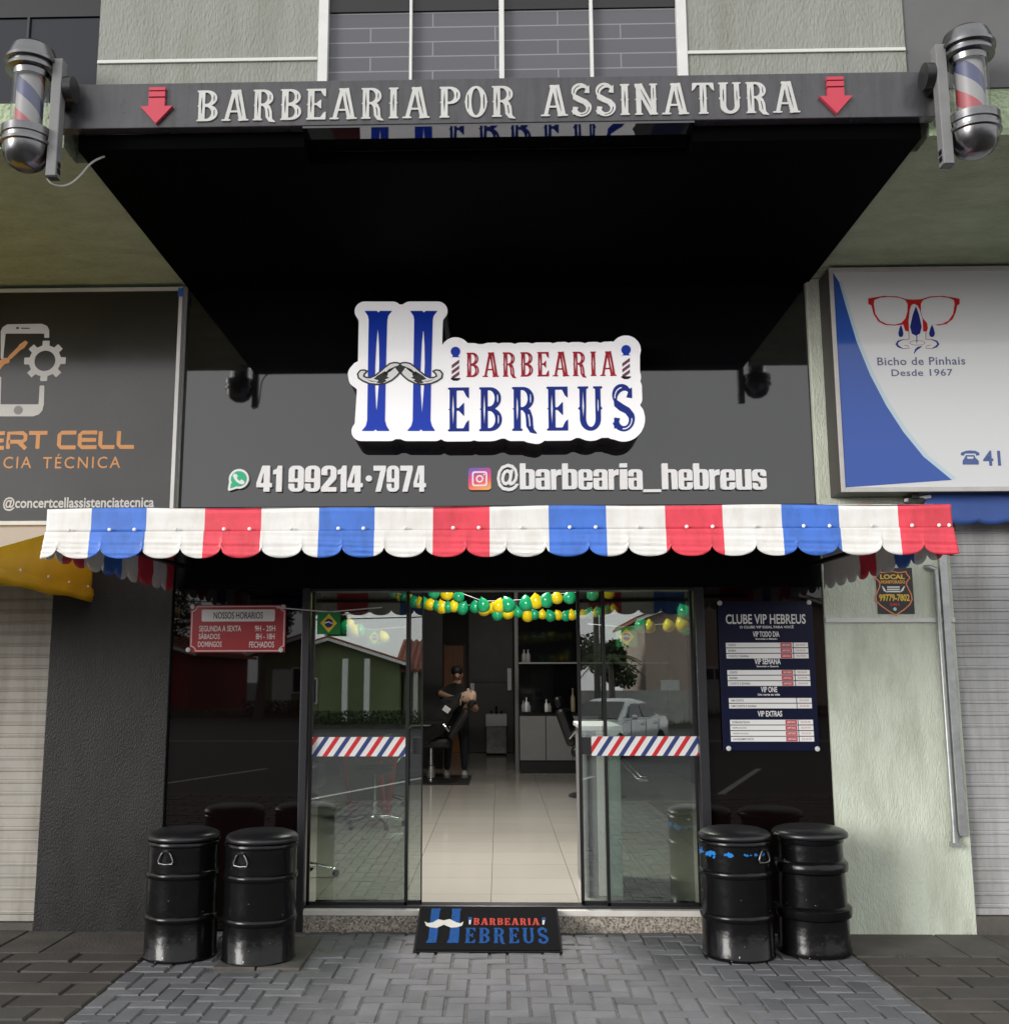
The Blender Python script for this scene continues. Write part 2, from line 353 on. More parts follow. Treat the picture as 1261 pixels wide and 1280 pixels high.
# heavy condensed glyphs, each in a box 0..w by 0..1
def rr_(x0, x1, z0, z1, r=.14):
    cx, cz, hw, hh = (x0+x1)/2, (z0+z1)/2, (x1-x0)/2, (z1-z0)/2; r = min(r, hw, hh); P = []
    for sx, sz, a0 in ((1, 1, 0), (-1, 1, 90), (-1, -1, 180), (1, -1, 270)): P += arcp(cx+sx*(hw-r), cz+sz*(hh-r), r, r, a0, a0+90, 6)
    return P
def bx_(x0, x1, z0, z1): return [(x0, z0), (x1, z0), (x1, z1), (x0, z1)]
HV = {
 '1': (.36, [('+', [(0, .82), (0, .66), (.13, .68), (.13, 0), (.36, 0), (.36, 1), (.19, 1), (.14, .88)])]),
 '4': (.56, [('+', [(0, .17), (0, .34), (.2, 1), (.48, 1), (.48, .33), (.56, .33), (.56, .17), (.48, .17), (.48, 0), (.26, 0), (.26, .17)]), ('-', [(.15, .33), (.26, .33), (.26, .76)])]),
 '9': (.54, [('+', rr_(0, .54, 0, 1, .2)), ('-', rr_(.21, .33, .5, .87, .05)), ('-', bx_(-.1, .33, .31, .37)), ('-', rr_(.21, .33, .13, .36, .05))]),
 '2': (.54, [('+', rr_(0, .54, .44, 1, .2)), ('-', rr_(.21, .33, .3, .87, .05)), ('-', bx_(-.1, .21, .3, .64)), ('-', bx_(.21, .33, .2, .6)), ('+', [(0, 0), (0, .16), (.33, .60), (.54, .64), (.52, .48), (.25, .17), (.54, .17), (.54, 0)])]),
 '7': (.52, [('+', [(0, 1), (.52, 1), (.52, .84), (.31, 0), (.09, 0), (.29, .81), (0, .81)])]),
 'b': (.54, [('+', bx_(0, .21, 0, 1)), ('+', rr_(0, .54, 0, .77)), ('-', rr_(.21, .33, .12, .65, .05))]),
 'h': (.54, [('+', bx_(0, .21, 0, 1)), ('+', rr_(0, .54, -.4, .77)), ('-', rr_(.21, .33, -.5, .65, .05)), ('-', bx_(-.2, .8, -.6, 0))]),
 'i': (.22, [('+', bx_(0, .22, 0, .77)), ('+', bx_(0, .22, .84, 1))]),
 'a': (.54, [('+', rr_(0, .54, 0, 1, .16)), ('+', bx_(.33, .54, 0, .5)), ('-', rr_(.21, .33, .60, .86, .05)), ('-', bx_(-.1, .21, .58, .66)), ('-', bx_(.1, .33, .58, .64)), ('-', rr_(.21, .33, .14, .46, .05))]),
 'r': (.42, [('+', bx_(0, .21, 0, 1)), ('+', [(.15, .62), (.21, .9), (.28, .98), (.42, 1), (.42, .72), (.3, .72), (.2, .62)])]),
 'e': (.54, [('+', rr_(0, .54, 0, 1, .16)), ('-', rr_(.21, .33, .58, .86, .05)), ('-', rr_(.21, .33, .14, .45, .05)), ('-', bx_(.3, .7, .36, .45))]),
 'u': (.54, [('+', rr_(0, .54, 0, 1.5)), ('-', rr_(.21, .33, .14, 1.6, .05)), ('-', bx_(-.2, .8, 1, 1.7)), ('+', bx_(.33, .54, 0, .4))]),
 's': (.54, [('+', rr_(0, .54, 0, 1, .16)), ('-', rr_(.21, .33, .66, .86, .05)), ('-', bx_(.33, .7, .57, .66)), ('-', bx_(.26, .4, .60, .70)), ('-', rr_(.21, .33, .14, .34, .05)), ('-', bx_(-.1, .21, .34, .43)), ('-', bx_(.16, .28, .30, .40))]),
 '_': (.5, [('+', bx_(0, .5, 0, 1))])}
def heavy(ch, box):
    w_, ops = HV[ch]; x0, x1, z0, z1 = box
    return [(sg, [(x0+p[0]/w_*(x1-x0), z0+p[1]*(z1-z0)) for p in poly]) for sg, poly in ops]

# ------------------------------------------------------------------ materials
white_pvc = M('white_pvc', (.71, .70, .675), .45, var=(6, .06), grime=(14, .10, (1, 1, .35)), bump=(140, .06, .003))
blue_pvc = M('blue_pvc', (.05, .16, .58), .42, var=(5, .14), grime=(14, .18, (1, 1, .35)), bump=(140, .06, .003))
red_pvc = M('red_pvc', (.70, .05, .08), .42, var=(5, .14), grime=(14, .18, (1, 1, .35)), bump=(140, .06, .003))
acm = M('black_gloss_panel', (.004, .004, .005), .03, ior=1.82, var=(3, .2), bump=(1.3, .02, .01))
acm_grey = M('grey_panel', (.05, .05, .055), .28, ior=1.6, var=(4, .18), grime=(26, .35))
satin_black = M('satin_black_panel', (.0012, .0012, .0012), .7, spec=.02)
mirror_black = M('mirror_black_strip', (.004, .004, .004), .02, ior=1.95)
black_glass = M('black_glass', (.004, .002, .002), .015, ior=1.5)
black_stucco = M('black_stucco', (.012, .0115, .012), .45, bump=(130, .38, .010), spec=.35, grime=(7, .45, (1, 1, .3)), var=(9, .4), stretch=(1, 1, .45))
green_stucco = M('pale_green_stucco', (.60, .65, .54), .85, bump=(110, .75, .012), var=(2.2, .10), stretch=(1, 1, .3), grime=(5, .22, (1, 1, .3)))
soffit_green = M('green_soffit_plaster', (.37, .45, .29), .9, bump=(26, .9, .03), var=(3, .2), stretch=(1, 1.9, 1))
plaster = M('grey_green_plaster', (.26, .27, .24), .9, grime=(6, .16), bump=(80, .8, .012), var=(4, .08), stretch=(1, 1, .35))
smooth_plaster = M('smooth_grey_plaster', (.12, .12, .12), .85, var=(3, .12))
alu = M('white_aluminium', (.62, .62, .60), .4, var=(5, .08))
dark_alu = M('dark_aluminium', (.05, .05, .055), .3, metal=.6)
chrome = M('chrome', (.75, .75, .76), .12, metal=1)
galv = M('galvanised_steel', (.42, .43, .43), .38, metal=.75, var=(12, .2))
stainless = M('brushed_steel', (.35, .35, .34), .3, metal=.9)
black_paint = M('black_paint', (.008, .008, .009), .35)
rubber = M('black_rubber', (.006, .006, .0065), .8, spec=.15)
cream_slat = M('cream_shutter_paint', (.36, .34, .305), .5, grime=(7, .25), var=(4, .10))
grey_slat = M('grey_shutter_paint', (.38, .38, .385), .5, grime=(7, .25), var=(4, .10))
beige = M('beige_shutter_box', (.42, .37, .32), .6, var=(4, .1))
yellow_pvc = M('yellow_pvc', (.66, .40, .012), .45, var=(4, .12))
navy = M('navy_print', (.004, .006, .030), .3, var=(3, .2), spec=.2)
white_print = M('white_print', (.82, .82, .80), .3)
red_print = M('red_print', (.46, .012, .02), .3)
blue_print = M('royal_blue_print', (.008, .045, .45), .25, spec=.25)
bright_red = M('crimson_print', (.42, .012, .03), .25, spec=.25)
black_print = M('black_print', (.008, .008, .008), .3)
grey_print = M('pale_grey_letters', (.50, .50, .48), .5, var=(8, .1))
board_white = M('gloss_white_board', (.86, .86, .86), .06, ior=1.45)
_b = board_white.node_tree.nodes['Principled BSDF']; _b.inputs['Emission Color'].default_value = (1, 1, 1, 1); _b.inputs['Emission Strength'].default_value = .13      # faint glow added to lift the white face; sign only assumed backlit
granite = M('granite', (.22, .19, .15), .5)
_n = granite.node_tree; _t = _n.nodes.new('ShaderNodeTexVoronoi'); _t.inputs['Scale'].default_value = 95
_c = _n.nodes.new('ShaderNodeTexCoord'); _r = _n.nodes.new('ShaderNodeValToRGB'); _r.color_ramp.elements[0].color = (.03, .02, .015, 1); _r.color_ramp.elements[1].color = (.55, .50, .42, 1)
_n.links.new(_c.outputs['Object'], _t.inputs[0]); _n.links.new(_t.outputs['Color'], _r.inputs[0]); _n.links.new(_r.outputs[0], _n.nodes['Principled BSDF'].inputs[0])
white_stone = M('white_stone', (.62, .60, .55), .4, var=(10, .1))
pane = glass_mat('door_glass', .16, (.78, .82, .79))
clear = glass_mat('clear_tube', .06, (.95, .95, .95))

# ------------------------------------------------------------------ ground
def tone_mat(name, cols, rough=.8, bump=(90, .35, .006), band=.35):
    m = M(name, cols[0], rough, bump=bump); n = m.node_tree
    g = n.nodes.new('ShaderNodeNewGeometry'); r = n.nodes.new('ShaderNodeValToRGB')
    for i, c in enumerate(cols):
        e = r.color_ramp.elements[i] if i < 2 else r.color_ramp.elements.new(1)
        e.position = i/(len(cols)-1); e.color = (*c, 1)
    n.links.new(g.outputs['Random Per Island'], r.inputs[0])
    t = n.nodes.new('ShaderNodeTexNoise'); t.inputs['Scale'].default_value = 5; t.inputs['Detail'].default_value = 9
    c = n.nodes.new('ShaderNodeTexCoord'); n.links.new(c.outputs['Object'], t.inputs['Vector'])
    mr = n.nodes.new('ShaderNodeMapRange'); mr.inputs['To Min'].default_value = 1-band; mr.inputs['To Max'].default_value = 1+band
    n.links.new(t.outputs['Fac'], mr.inputs['Value'])
    mx = n.nodes.new('ShaderNodeVectorMath'); mx.operation = 'MULTIPLY'
    n.links.new(r.outputs[0], mx.inputs[0]); n.links.new(mr.outputs[0], mx.inputs[1])
    n.links.new(mx.outputs[0], n.nodes['Principled BSDF'].inputs['Base Color']); return m
paver_grey = tone_mat('grey_painted_paver', [(.098, .10, .108), (.15, .152, .160), (.125, .127, .136)], band=.36)
paver_old = tone_mat('old_brown_paver', [(.052, .047, .041), (.075, .066, .057), (.06, .056, .051)])
joint = M('joint_sand', (.16, .155, .145), .95, bump=(150, .6, .01), var=(20, .4))
joint_old = M('old_joint_soil', (.035, .03, .025), .95, bump=(150, .6, .01), var=(20, .4))
asphalt = M('asphalt', (.045, .045, .047), .85, bump=(200, .5, .01), var=(1.2, .25))
concrete = M('old_concrete', (.085, .078, .068), .85, bump=(60, .4, .01), var=(4, .3))

def paver(mb, x0, x1, y0, y1, z=0., c=.006, g=.0035):
    x0 += g; x1 -= g; y0 += g; y1 -= g; h = z + random.gauss(0, .0016); tx = random.gauss(0, .0016); g2 = random.uniform(0, .002); x0 += g2; y1 -= g2; c *= random.uniform(.7, 1.5)
    a = [(x0, y0, z-.012), (x1, y0, z-.012), (x1, y1, z-.012), (x0, y1, z-.012)]
    b = [(x0+c, y0+c, h-tx), (x1-c, y0+c, h+tx), (x1-c, y1-c, h+tx), (x0+c, y1-c, h-tx)]
    mb.add(a+b, [(4, 5, 6, 7), (0, 1, 5, 4), (1, 2, 6, 5), (2, 3, 7, 6), (3, 0, 4, 7)])
XP = 2.06                                       # half width of the grey painted strip
mb = MB(); u = .105
nx, ny = int(2*XP/u)+1, int(7.9/u)+1
for i in range(-1, nx+1):
    for j in range(-1, ny+1):
        k = (i-j) % 4
        if k == 0: r = (i, i+2, j, j+1)
        elif k == 2: r = (i, i+1, j-1, j+1)
        else: continue
        x0, x1, y0, y1 = -XP+r[0]*u, -XP+r[1]*u, -.016-r[3]*u, -.016-r[2]*u
        x0, x1, y1, y0 = max(x0, -XP), min(x1, XP), min(y1, -.018), max(y0, -7.9)
        if x1-x0 < .03 or y1-y0 < .03: continue
        if -1.62 < (x0+x1)/2 < -1.10 and (y0+y1)/2 > -.93 and (y0+y1)/2 < -.16: continue
        paver(mb, x0, x1, y0, y1)
obj('grey_pavement', mb, paver_grey, kind='structure')
mb = MB()
for sgn in (-1, 1):
    for j in range(36):
        y1 = -.56-j*.205; off = .2 if j % 2 else 0
        for i in range(10):
            x0 = XP+.004+i*.4-off; x1 = x0+.4
            x0 = max(x0, XP+.004)
            if x1-x0 < .05: continue
            a, b = (x0, x1) if sgn > 0 else (-x1, -x0)
            paver(mb, a, b, y1-.2, y1, c=.008, g=.005)
obj('brown_pavement', mb, paver_old, kind='structure')
mb = MB()
for sgn in (-1, 1):
    for (a, b) in ((2.066, 2.72), (2.73, 3.02), (3.03, 3.9), (3.91, 6.2)):
        x0, x1 = (a, b) if sgn > 0 else (-b, -a)
        mb.box(x0, x1, -.555, .3, -.06, random.uniform(-.003, .003))
obj('concrete_apron', mb, concrete, bevel=.006, kind='structure')
obj('pavement_bed', MB().box(-XP, XP, -7.9, .3, -.1, -.010), joint, kind='structure')
mb = MB().box(-7, -XP-.001, -7.95, .3, -.12, -.009); mb.box(XP+.001, 7, -7.95, .3, -.12, -.009)
obj('old_pavement_bed', mb, joint_old, kind='structure')
obj('ground', MB().add([(-400, -400, -.16), (400, -400, -.16), (400, 400, -.16), (-400, 400, -.16)], [(0, 1, 2, 3)]), asphalt, kind='structure')
mb = MB().box(-60, 60, -8.12, -7.96, -.16, -.01); mb.box(-60, -7.01, -7.95, 12, -.16, -.02); mb.box(7.01, 60, -7.95, 12, -.16, -.02)
obj('kerb', mb, concrete, bevel=.01, kind='structure')
mb = MB(); mb.box(-60, 60, -23.1, -22.98, -.157, -.152)
for i in range(-3, 5): mb.add([(i*3.2, -9.2, -.155), (i*3.2+.12, -9.2, -.155), (i*3.2+1.9, -14, -.155), (i*3.2+1.78, -14, -.155)], [(0, 1, 2, 3)])
obj('road_marking', mb, M('road_paint', (.6, .6, .57), .7, var=(8, .2)), kind='structure')
# loose slab under the barrels
mb = MB().box(-1.60, -1.365, -.90, -.18, -.02, .012); mb.box(-1.355, -1.115, -.90, -.18, -.02, .010)
o = obj('paving_slab', mb, concrete, bevel=.006, kind='structure')
# weeds along the wall foot
mb = MB()
for (cx, cy, n) in ((2.33, -.56, 16), (2.98, -.03, 10), (2.06, -.40, 8), (-1.09, -.5, 9)):
    for _ in range(n):
        x, y = cx+random.gauss(0, .04), cy+random.gauss(0, .012); h = random.uniform(.015, .045); a = random.uniform(0, 6.28); d = random.uniform(0, .02)
        mb.add([(x, y, -.005), (x+.004*math.cos(a), y+.004*math.sin(a), -.005), (x+d*math.cos(a+1), y+d*math.sin(a+1), h)], [(0, 1, 2)])
obj('weeds', mb, M('weed_green', (.06, .08, .03), .8), kind='stuff')

# ------------------------------------------------------------------ the building
B = thing('shop_building', (0, 0, 0), 'two storey shop building with black glossy shopfront, glass doors and green plastered overhang', 'building')
obj('black_pillar', MB().box(-3.0, -2.186, -.03, .3, -.02, 2.70), black_stucco, B, bevel=.006, label='rough black painted pillar')
obj('green_wall', MB().box(2.152, 3.0, -.02, .3, -.02, 4.34), green_stucco, B, bevel=.006, label='pale green textured wall')
obj('moulding', MB().box(2.154, 2.998, -.036, -.0195, 1.955, 1.985), alu, B, bevel=.003)
g_ = MB().box(-2.188, 2.148, .02, .12, 2.757, 4.34); g_.v = [(a, b+(c-2.757)*.0045, c) for a, b, c in g_.v]
obj('fascia_panel', g_, acm, B, bevel=.002, label='black glossy panel above the door')
obj('lintel', MB().box(-2.184, 2.15, 0, .16, 2.196, 2.755), M('lintel_black', (.003, .003, .003), .5, spec=.1, var=(6, .3)), B)
for a, b in ((-2.184, -1.312), (1.362, 2.15)):
    obj('glass_panel', MB().box(a, b, .002, .05, -.02, 2.194), black_glass, B, label='black mirror glass beside the door')
mb = MB()
for a, b in ((-1.310, -1.262), (1.300, 1.360)):
    mb.box(a, b, -.03, .13, .0, 2.195)
mb.box(-1.262, 1.300, -.01, .13, 2.176, 2.194)
mb.box(-1.262, 1.300, .02, .14, .1365, .152)
obj('door_frame', mb, dark_alu, B, bevel=.003)
obj('doorstep', MB().box(-1.262, 1.300, -.018, .2, -.02, .098), granite, B, bevel=.004)
obj('threshold', MB().box(-1.262, 1.300, -.028, .15, .0985, .1355), white_stone, B, bevel=.005)

def shutter(x0, x1, z0, z1, mat, label):
    prof = []; z = z0; p = .075
    while z < z1:
        q = random.gauss(0, .0012); prof += [(.03+q, z), (.022, z+.004), (.022, z+.010), (.03+q, z+.013), (.034+q, z+.022), (.030+q, z+.026), (.030+q*.5, z+p-.002)]; z += p
    vs = []; fs = []
    for y, z in prof: vs += [(x0, y, z), (x1, y, z)]
    for i in range(len(prof)-1): fs.append((2*i, 2*i+1, 2*i+3, 2*i+2))
    o = obj('roller_shutter', MB().add(vs, fs), mat, B, label=label)
    obj('bottom_bar', MB().box(x0, x1, .01, .06, z0-.04, z0-.001), mat, o, bevel=.003)
    return o
shutter(-6, -3.002, .09, 2.42, cream_slat, 'cream slatted roller shutter')
shutter(3.002, 6, .15, 2.75, grey_slat, 'pale grey slatted roller shutter')
obj('shutter_box', MB().box(-6, -3.0, -.04, .2, 2.43, 2.66), beige, B, bevel=.004)
obj('shutter_sill', MB().box(3.0, 6, -.03, .2, -.02, .105), concrete, B, bevel=.004)
obj('shutter_sill', MB().box(-6, -3.002, -.02, .2, -.02, .045), concrete, B, bevel=.004)
obj('shop_wall', MB().box(-6.2, -2.19, .005, .3, 2.665, 4.34), green_stucco, B)
obj('shop_wall', MB().box(3.0, 6.2, .005, .3, 2.755, 4.34), green_stucco, B)
# storey above, standing out over the shopfront
obj('soffit', MB().box(-6.2, 6.2, -1.79, .3, 4.345, 4.60).box(-6.2, -2.262, -1.955, -1.79, 4.345, 4.60).box(2.225, 6.2, -1.955, -1.79, 4.345, 4.60), soffit_green, B, label='green trowelled underside of the upper floor')
def wall_rect(name, x0, x1, z0, z1, mat, y=-1.96, **k): return obj(name, MB().box(x0, x1, y, y+.2, z0, z1), mat, B, **k)
wall_rect('upper_wall', -2.10, -.93, 4.602, 7.4, plaster, -1.975)
wall_rect('upper_wall', 1.0, 2.125, 4.602, 7.4, plaster, -1.975)
wall_rect('upper_wall', 2.126, 6.2, 4.602, 7.4, smooth_plaster, -1.965, label='smooth grey patched wall')
wall_rect('upper_wall', -.93, 1.0, 5.55, 7.4, plaster, -1.975)
for a, b in ((-2.098, -.932), (1.002, 2.123)):
    obj('moulding', MB().box(a, b, -1.986, -1.9745, 4.804, 4.823), M('moulding_paint', (.60, .61, .57), .8), B, bevel=.003)
# tiled bay between the two wall pieces
tile = M('grey_upper_tile', (.13, .13, .145), .35)
n = tile.node_tree; bt = n.nodes.new('ShaderNodeTexBrick'); tc = n.nodes.new('ShaderNodeTexCoord')
sep = n.nodes.new('ShaderNodeSeparateXYZ'); cmb = n.nodes.new('ShaderNodeCombineXYZ')
n.links.new(tc.outputs['Object'], sep.inputs[0]); n.links.new(sep.outputs['X'], cmb.inputs['X']); n.links.new(sep.outputs['Z'], cmb.inputs['Y']); n.links.new(cmb.outputs[0], bt.inputs[0])
bt.inputs['Scale'].default_value = 1; bt.inputs['Brick Width'].default_value = .66; bt.inputs['Row Height'].default_value = .0835; bt.inputs['Mortar Size'].default_value = .0035
bt.inputs['Color1'].default_value = (.095, .095, .107, 1); bt.inputs['Color2'].default_value = (.085, .085, .097, 1); bt.inputs['Mortar'].default_value = (.21, .21, .22, 1)
n.links.new(bt.outputs['Color'], n.nodes['Principled BSDF'].inputs[0])
wd = obj('window', MB().box(-.93, 1.0, -1.94, -1.8, 4.602, 5.098), tile, B, label='grey tiled bay divided by white uprights')
obj('head', MB().box(-.93, 1.0, -1.95, -1.8, 5.10, 5.545), black_paint, wd)
for x, wdt in ((-.905, .05), (-.443, .014), (.034, .026), (.504, .016), (.975, .05)):
    obj('mullion', MB().box(x-wdt/2, x+wdt/2, -1.985, -1.935, 4.603, 5.54), alu, wd, bevel=.002)
obj('mullion_foot', MB().box(-.01, .078, -1.99, -1.94, 4.648, 4.664), alu, wd, bevel=.002)
dk = M('dark_blue_glass', (.012, .013, .019), .12, ior=1.45)
wd = obj('window', MB().box(-6.2, -2.102, -1.94, -1.8, 4.602, 5.10), dk, B, label='dark bluish window at the left corner')
obj('head', MB().box(-6.2, -2.102, -1.95, -1.8, 5.102, 7.4), black_paint, wd)
obj('mullion', MB().box(-2.50, -2.488, -1.955, -1.935, 4.65, 5.1), dark_alu, wd)
obj('upper_floor_slab', MB().box(-6.2, 6.2, -1.75, 9, 4.62, 7.4), smooth_plaster, B)
# room
iw = M('dark_interior_paint', (.008, .0075, .0075), .5, var=(3, .3))
ic = M('dim_ceiling_paint', (.10, .10, .10), .8)
obj('interior_wall', MB().box(-2.75, -2.6, .3, 14.5, -.1, 4.3).box(2.7, 2.85, .3, 14.5, -.1, 4.3).box(-2.6, 2.7, 14.35, 14.5, -.1, 4.3), iw, B)
obj('ceiling', MB().box(-2.75, 2.85, .17, 14.5, 3.6, 3.75), ic, B)
obj('partition', MB().box(-2.6, at(553, 850, 10.5).x, 10.5, 10.7, .136, 3.59), iw, B, label='black wall behind the barber')
px = at(648, 850, 9.98).x
obj('partition', MB().box(px, 2.7, 9.98, 10.15, .136, 3.59), M('black_gloss_wall', (.006, .006, .007), .06), B, label='black glossy wall above the grey cabinets')
obj('partition_post', MB().box(px-.06, px-.004, 9.9, 10.15, .136, 3.59), M('post_grey', (.16, .155, .15), .4), B)
floor = M('beige_polished_tile', (.50, .46, .39), .12, var=(2, .05))
n = floor.node_tree; bt = n.nodes.new('ShaderNodeTexBrick'); tc = n.nodes.new('ShaderNodeTexCoord'); mp = n.nodes.new('ShaderNodeMapping')
mp.inputs['Location'].default_value = (.06, .1, 0); n.links.new(tc.outputs['Object'], mp.inputs[0]); n.links.new(mp.outputs[0], bt.inputs[0])
bt.offset = 0; bt.inputs['Scale'].default_value = 1; bt.inputs['Brick Width'].default_value = .585; bt.inputs['Row Height'].default_value = .585; bt.inputs['Mortar Size'].default_value = .0022
bt.inputs['Color1'].default_value = (.50, .475, .42, 1); bt.inputs['Color2'].default_value = (.47, .445, .395, 1); bt.inputs['Mortar'].default_value = (.13, .12, .10, 1)
n.links.new(bt.outputs['Color'], n.nodes['Principled BSDF'].inputs[0])
obj('floor', MB().box(-2.6, 2.7, .151, 14.35, .0, .135), floor, kind='structure')

# ------------------------------------------------------------------ glass doors
strip_cols = [white_print, M('strip_navy', (.03, .05, .20), .4), M('strip_red', (.62, .02, .03), .4)]
def strip(x0, x1, z0, z1, y, parent, ph=0.):
    "diagonal barber stripes cut to the strip's own rectangle"
    mb = MB(); mb.box(x0, x1, y-.0012, y, z0, z1, 0); h = z1-z0; step = .072; k = -4; d = .085
    while x0+k*step < x1+.2:
        a = x0+k*step+ph; wv = .033
        P = [(a, z0), (a+wv, z0), (a+wv+d, z1), (a+d, z1)]
        P = clip(clip(P, 0, x0, 1), 0, x1, -1)
        if len(P) > 2: mb.prism(P, y-.0022, y-.0013, 1+(k % 2))
        k += 1
    o = obj('safety_strip', mb, strip_cols, parent); return o
def clip(P, ax, v, s):
    out = []
    for a, b in zip(P, P[1:]+P[:1]):
        ia, ib = s*(a[ax]-v) >= 0, s*(b[ax]-v) >= 0
        if ia: out.append(a)
        if ia != ib:
            t = (v-a[ax])/(b[ax]-a[ax]); out.append(tuple(a[q]+t*(b[q]-a[q]) for q in (0, 1)))
    return out
def door(name, x0, x1, y, edges, label):
    mb = MB()
    for e, wv in edges: mb.box(e-wv/2, e+wv/2, y-.006, y+.016, .153, 2.175)
    mb.box(x0, x1, y-.006, y+.016, .153, .172)
    d = obj(name, mb, black_paint, B, label=label)
    g_ = MB().box(x0, x1, y, y+.008, .172, 2.175); g_.v = [(a, b+(c-.172)*.0058, c) for a, b, c in g_.v]      # the leaf hangs a touch out of plumb
    obj('glass_pane', g_, pane, d)
    return d
dl = door('fixed_glass_door', -1.255, -.602, .035, [(-.607, .022), (-1.245, .02)], 'fixed glass door leaf, left')
strip(-1.24, -.60, 1.09, 1.214, .0345, dl)
ds = door('sliding_glass_door', -1.20, -.508, .085, [(-.512, .008)], 'sliding glass leaf pushed to the left')
obj('lock', MB().box(-.572, -.512, .077, .097, 1.10, 1.21), dark_alu, ds)
dr = door('fixed_glass_door', .692, 1.295, .035, [(.699, .022), (1.285, .02)], 'fixed glass door leaf, right')
strip(.605, 1.30, 1.094, 1.218, .0295, dr, .03)
ds = door('sliding_glass_door', .53, 1.26, .085, [(.536, .022)], 'sliding glass leaf pushed to the right')
obj('lock', MB().box(.548, .612, .077, .097, 1.10, 1.21), dark_alu, ds)

# ------------------------------------------------------------------ black canopy with its lettering
K = thing('canopy', (0, -1, 4.31), 'black canopy over the shopfront with pale lettering and red arrows on its front', 'canopy')
obj('front_board', MB().box(-2.262, 2.225, -2.05, -1.985, 4.398, 4.645), acm_grey, K, bevel=.003)
obj('underside', MB().box(-2.172, 2.168, -1.789, .015, 4.315, 4.34).box(-.99, 1.01, -1.80, -1.7905, 4.315, 4.385).box(-2.172, -.9905, -1.985, -1.7905, 4.315, 4.3975).box(1.0105, 2.168, -1.985, -1.7905, 4.315, 4.3975), satin_black, K)
obj('underside_strip', MB().box(-.9895, 1.0095, -2.045, -1.8005, 4.386, 4.397), mirror_black, K)
zb, zt = 4.426, 4.596
def letters(s, box, Y, depth, mat, parent, name='letter', res=None):
    for ch, ops in lay(s, box):
        shape(name, trace(ops), Y, depth, mat, parent)
b = pbox(245, 112, 537, 152, -2.06); letters('BARBEARIA', (b[0], b[1], zb, zt), -2.0505, .008, grey_print, K)
b = pbox(548, 112, 645, 152, -2.06); letters('POR', (b[0], b[1], zb, zt), -2.0505, .008, grey_print, K)
b = pbox(676, 112, 1000, 152, -2.06); letters('ASSINATURA', (b[0], b[1], zb, zt), -2.0505, .008, grey_print, K)
arrow_red = M('arrow_red', (.50, .04, .07), .5)
for cx in (-1.742, 1.722):
    mb = MB(); y0, y1 = -2.07, -2.051; c = cx; t = 4.612; wv = .042
    mb.box(c-wv, c+wv, y0, y1, t-.017, t); mb.box(c-wv, c+wv, y0, y1, t-.052, t-.024)
    mb.prism([(c-wv, t-.06), (c-wv, t-.105), (c-.083, t-.105), (c, t-.2), (c+.083, t-.105), (c+wv, t-.105), (c+wv, t-.06)], y0, y1)
    obj('arrow', mb, arrow_red, K)

# ------------------------------------------------------------------ barber poles
stripe_mat = M('barber_stripe', (.7, .7, .7), .4)
n = stripe_mat.node_tree; tc = n.nodes.new('ShaderNodeTexCoord'); sep = n.nodes.new('ShaderNodeSeparateXYZ'); n.links.new(tc.outputs['Object'], sep.inputs[0])
g = n.nodes.new('ShaderNodeMath'); g.operation = 'ARCTAN2'; n.links.new(sep.outputs['Y'], g.inputs[0]); n.links.new(sep.outputs['X'], g.inputs[1])
a1 = n.nodes.new('ShaderNodeMath'); a1.operation = 'MULTIPLY'; a1.inputs[1].default_value = 1/(2*math.pi); n.links.new(g.outputs[0], a1.inputs[0])
a2 = n.nodes.new('ShaderNodeMath'); a2.operation = 'MULTIPLY_ADD'; a2.inputs[1].default_value = 1/.36; n.links.new(sep.outputs['Z'], a2.inputs[0]); n.links.new(a1.outputs[0], a2.inputs[2])
a3 = n.nodes.new('ShaderNodeMath'); a3.operation = 'FRACT'; n.links.new(a2.outputs[0], a3.inputs[0])
rp = n.nodes.new('ShaderNodeValToRGB'); rp.color_ramp.interpolation = 'CONSTANT'; n.links.new(a3.outputs[0], rp.inputs[0])
els = rp.color_ramp.elements; els[0].position = 0; els[0].color = (.25, .25, .25, 1); els[1].position = .25; els[1].color = (.30, .03, .04, 1)
e = els.new(.5); e.color = (.25, .25, .25, 1); e = els.new(.75); e.color = (.03, .04, .12, 1)
n.links.new(rp.outputs[0], n.nodes['Principled BSDF'].inputs[0])
chrome_dim = M('weathered_chrome', (.17, .17, .175), .24, metal=1, var=(9, .2))
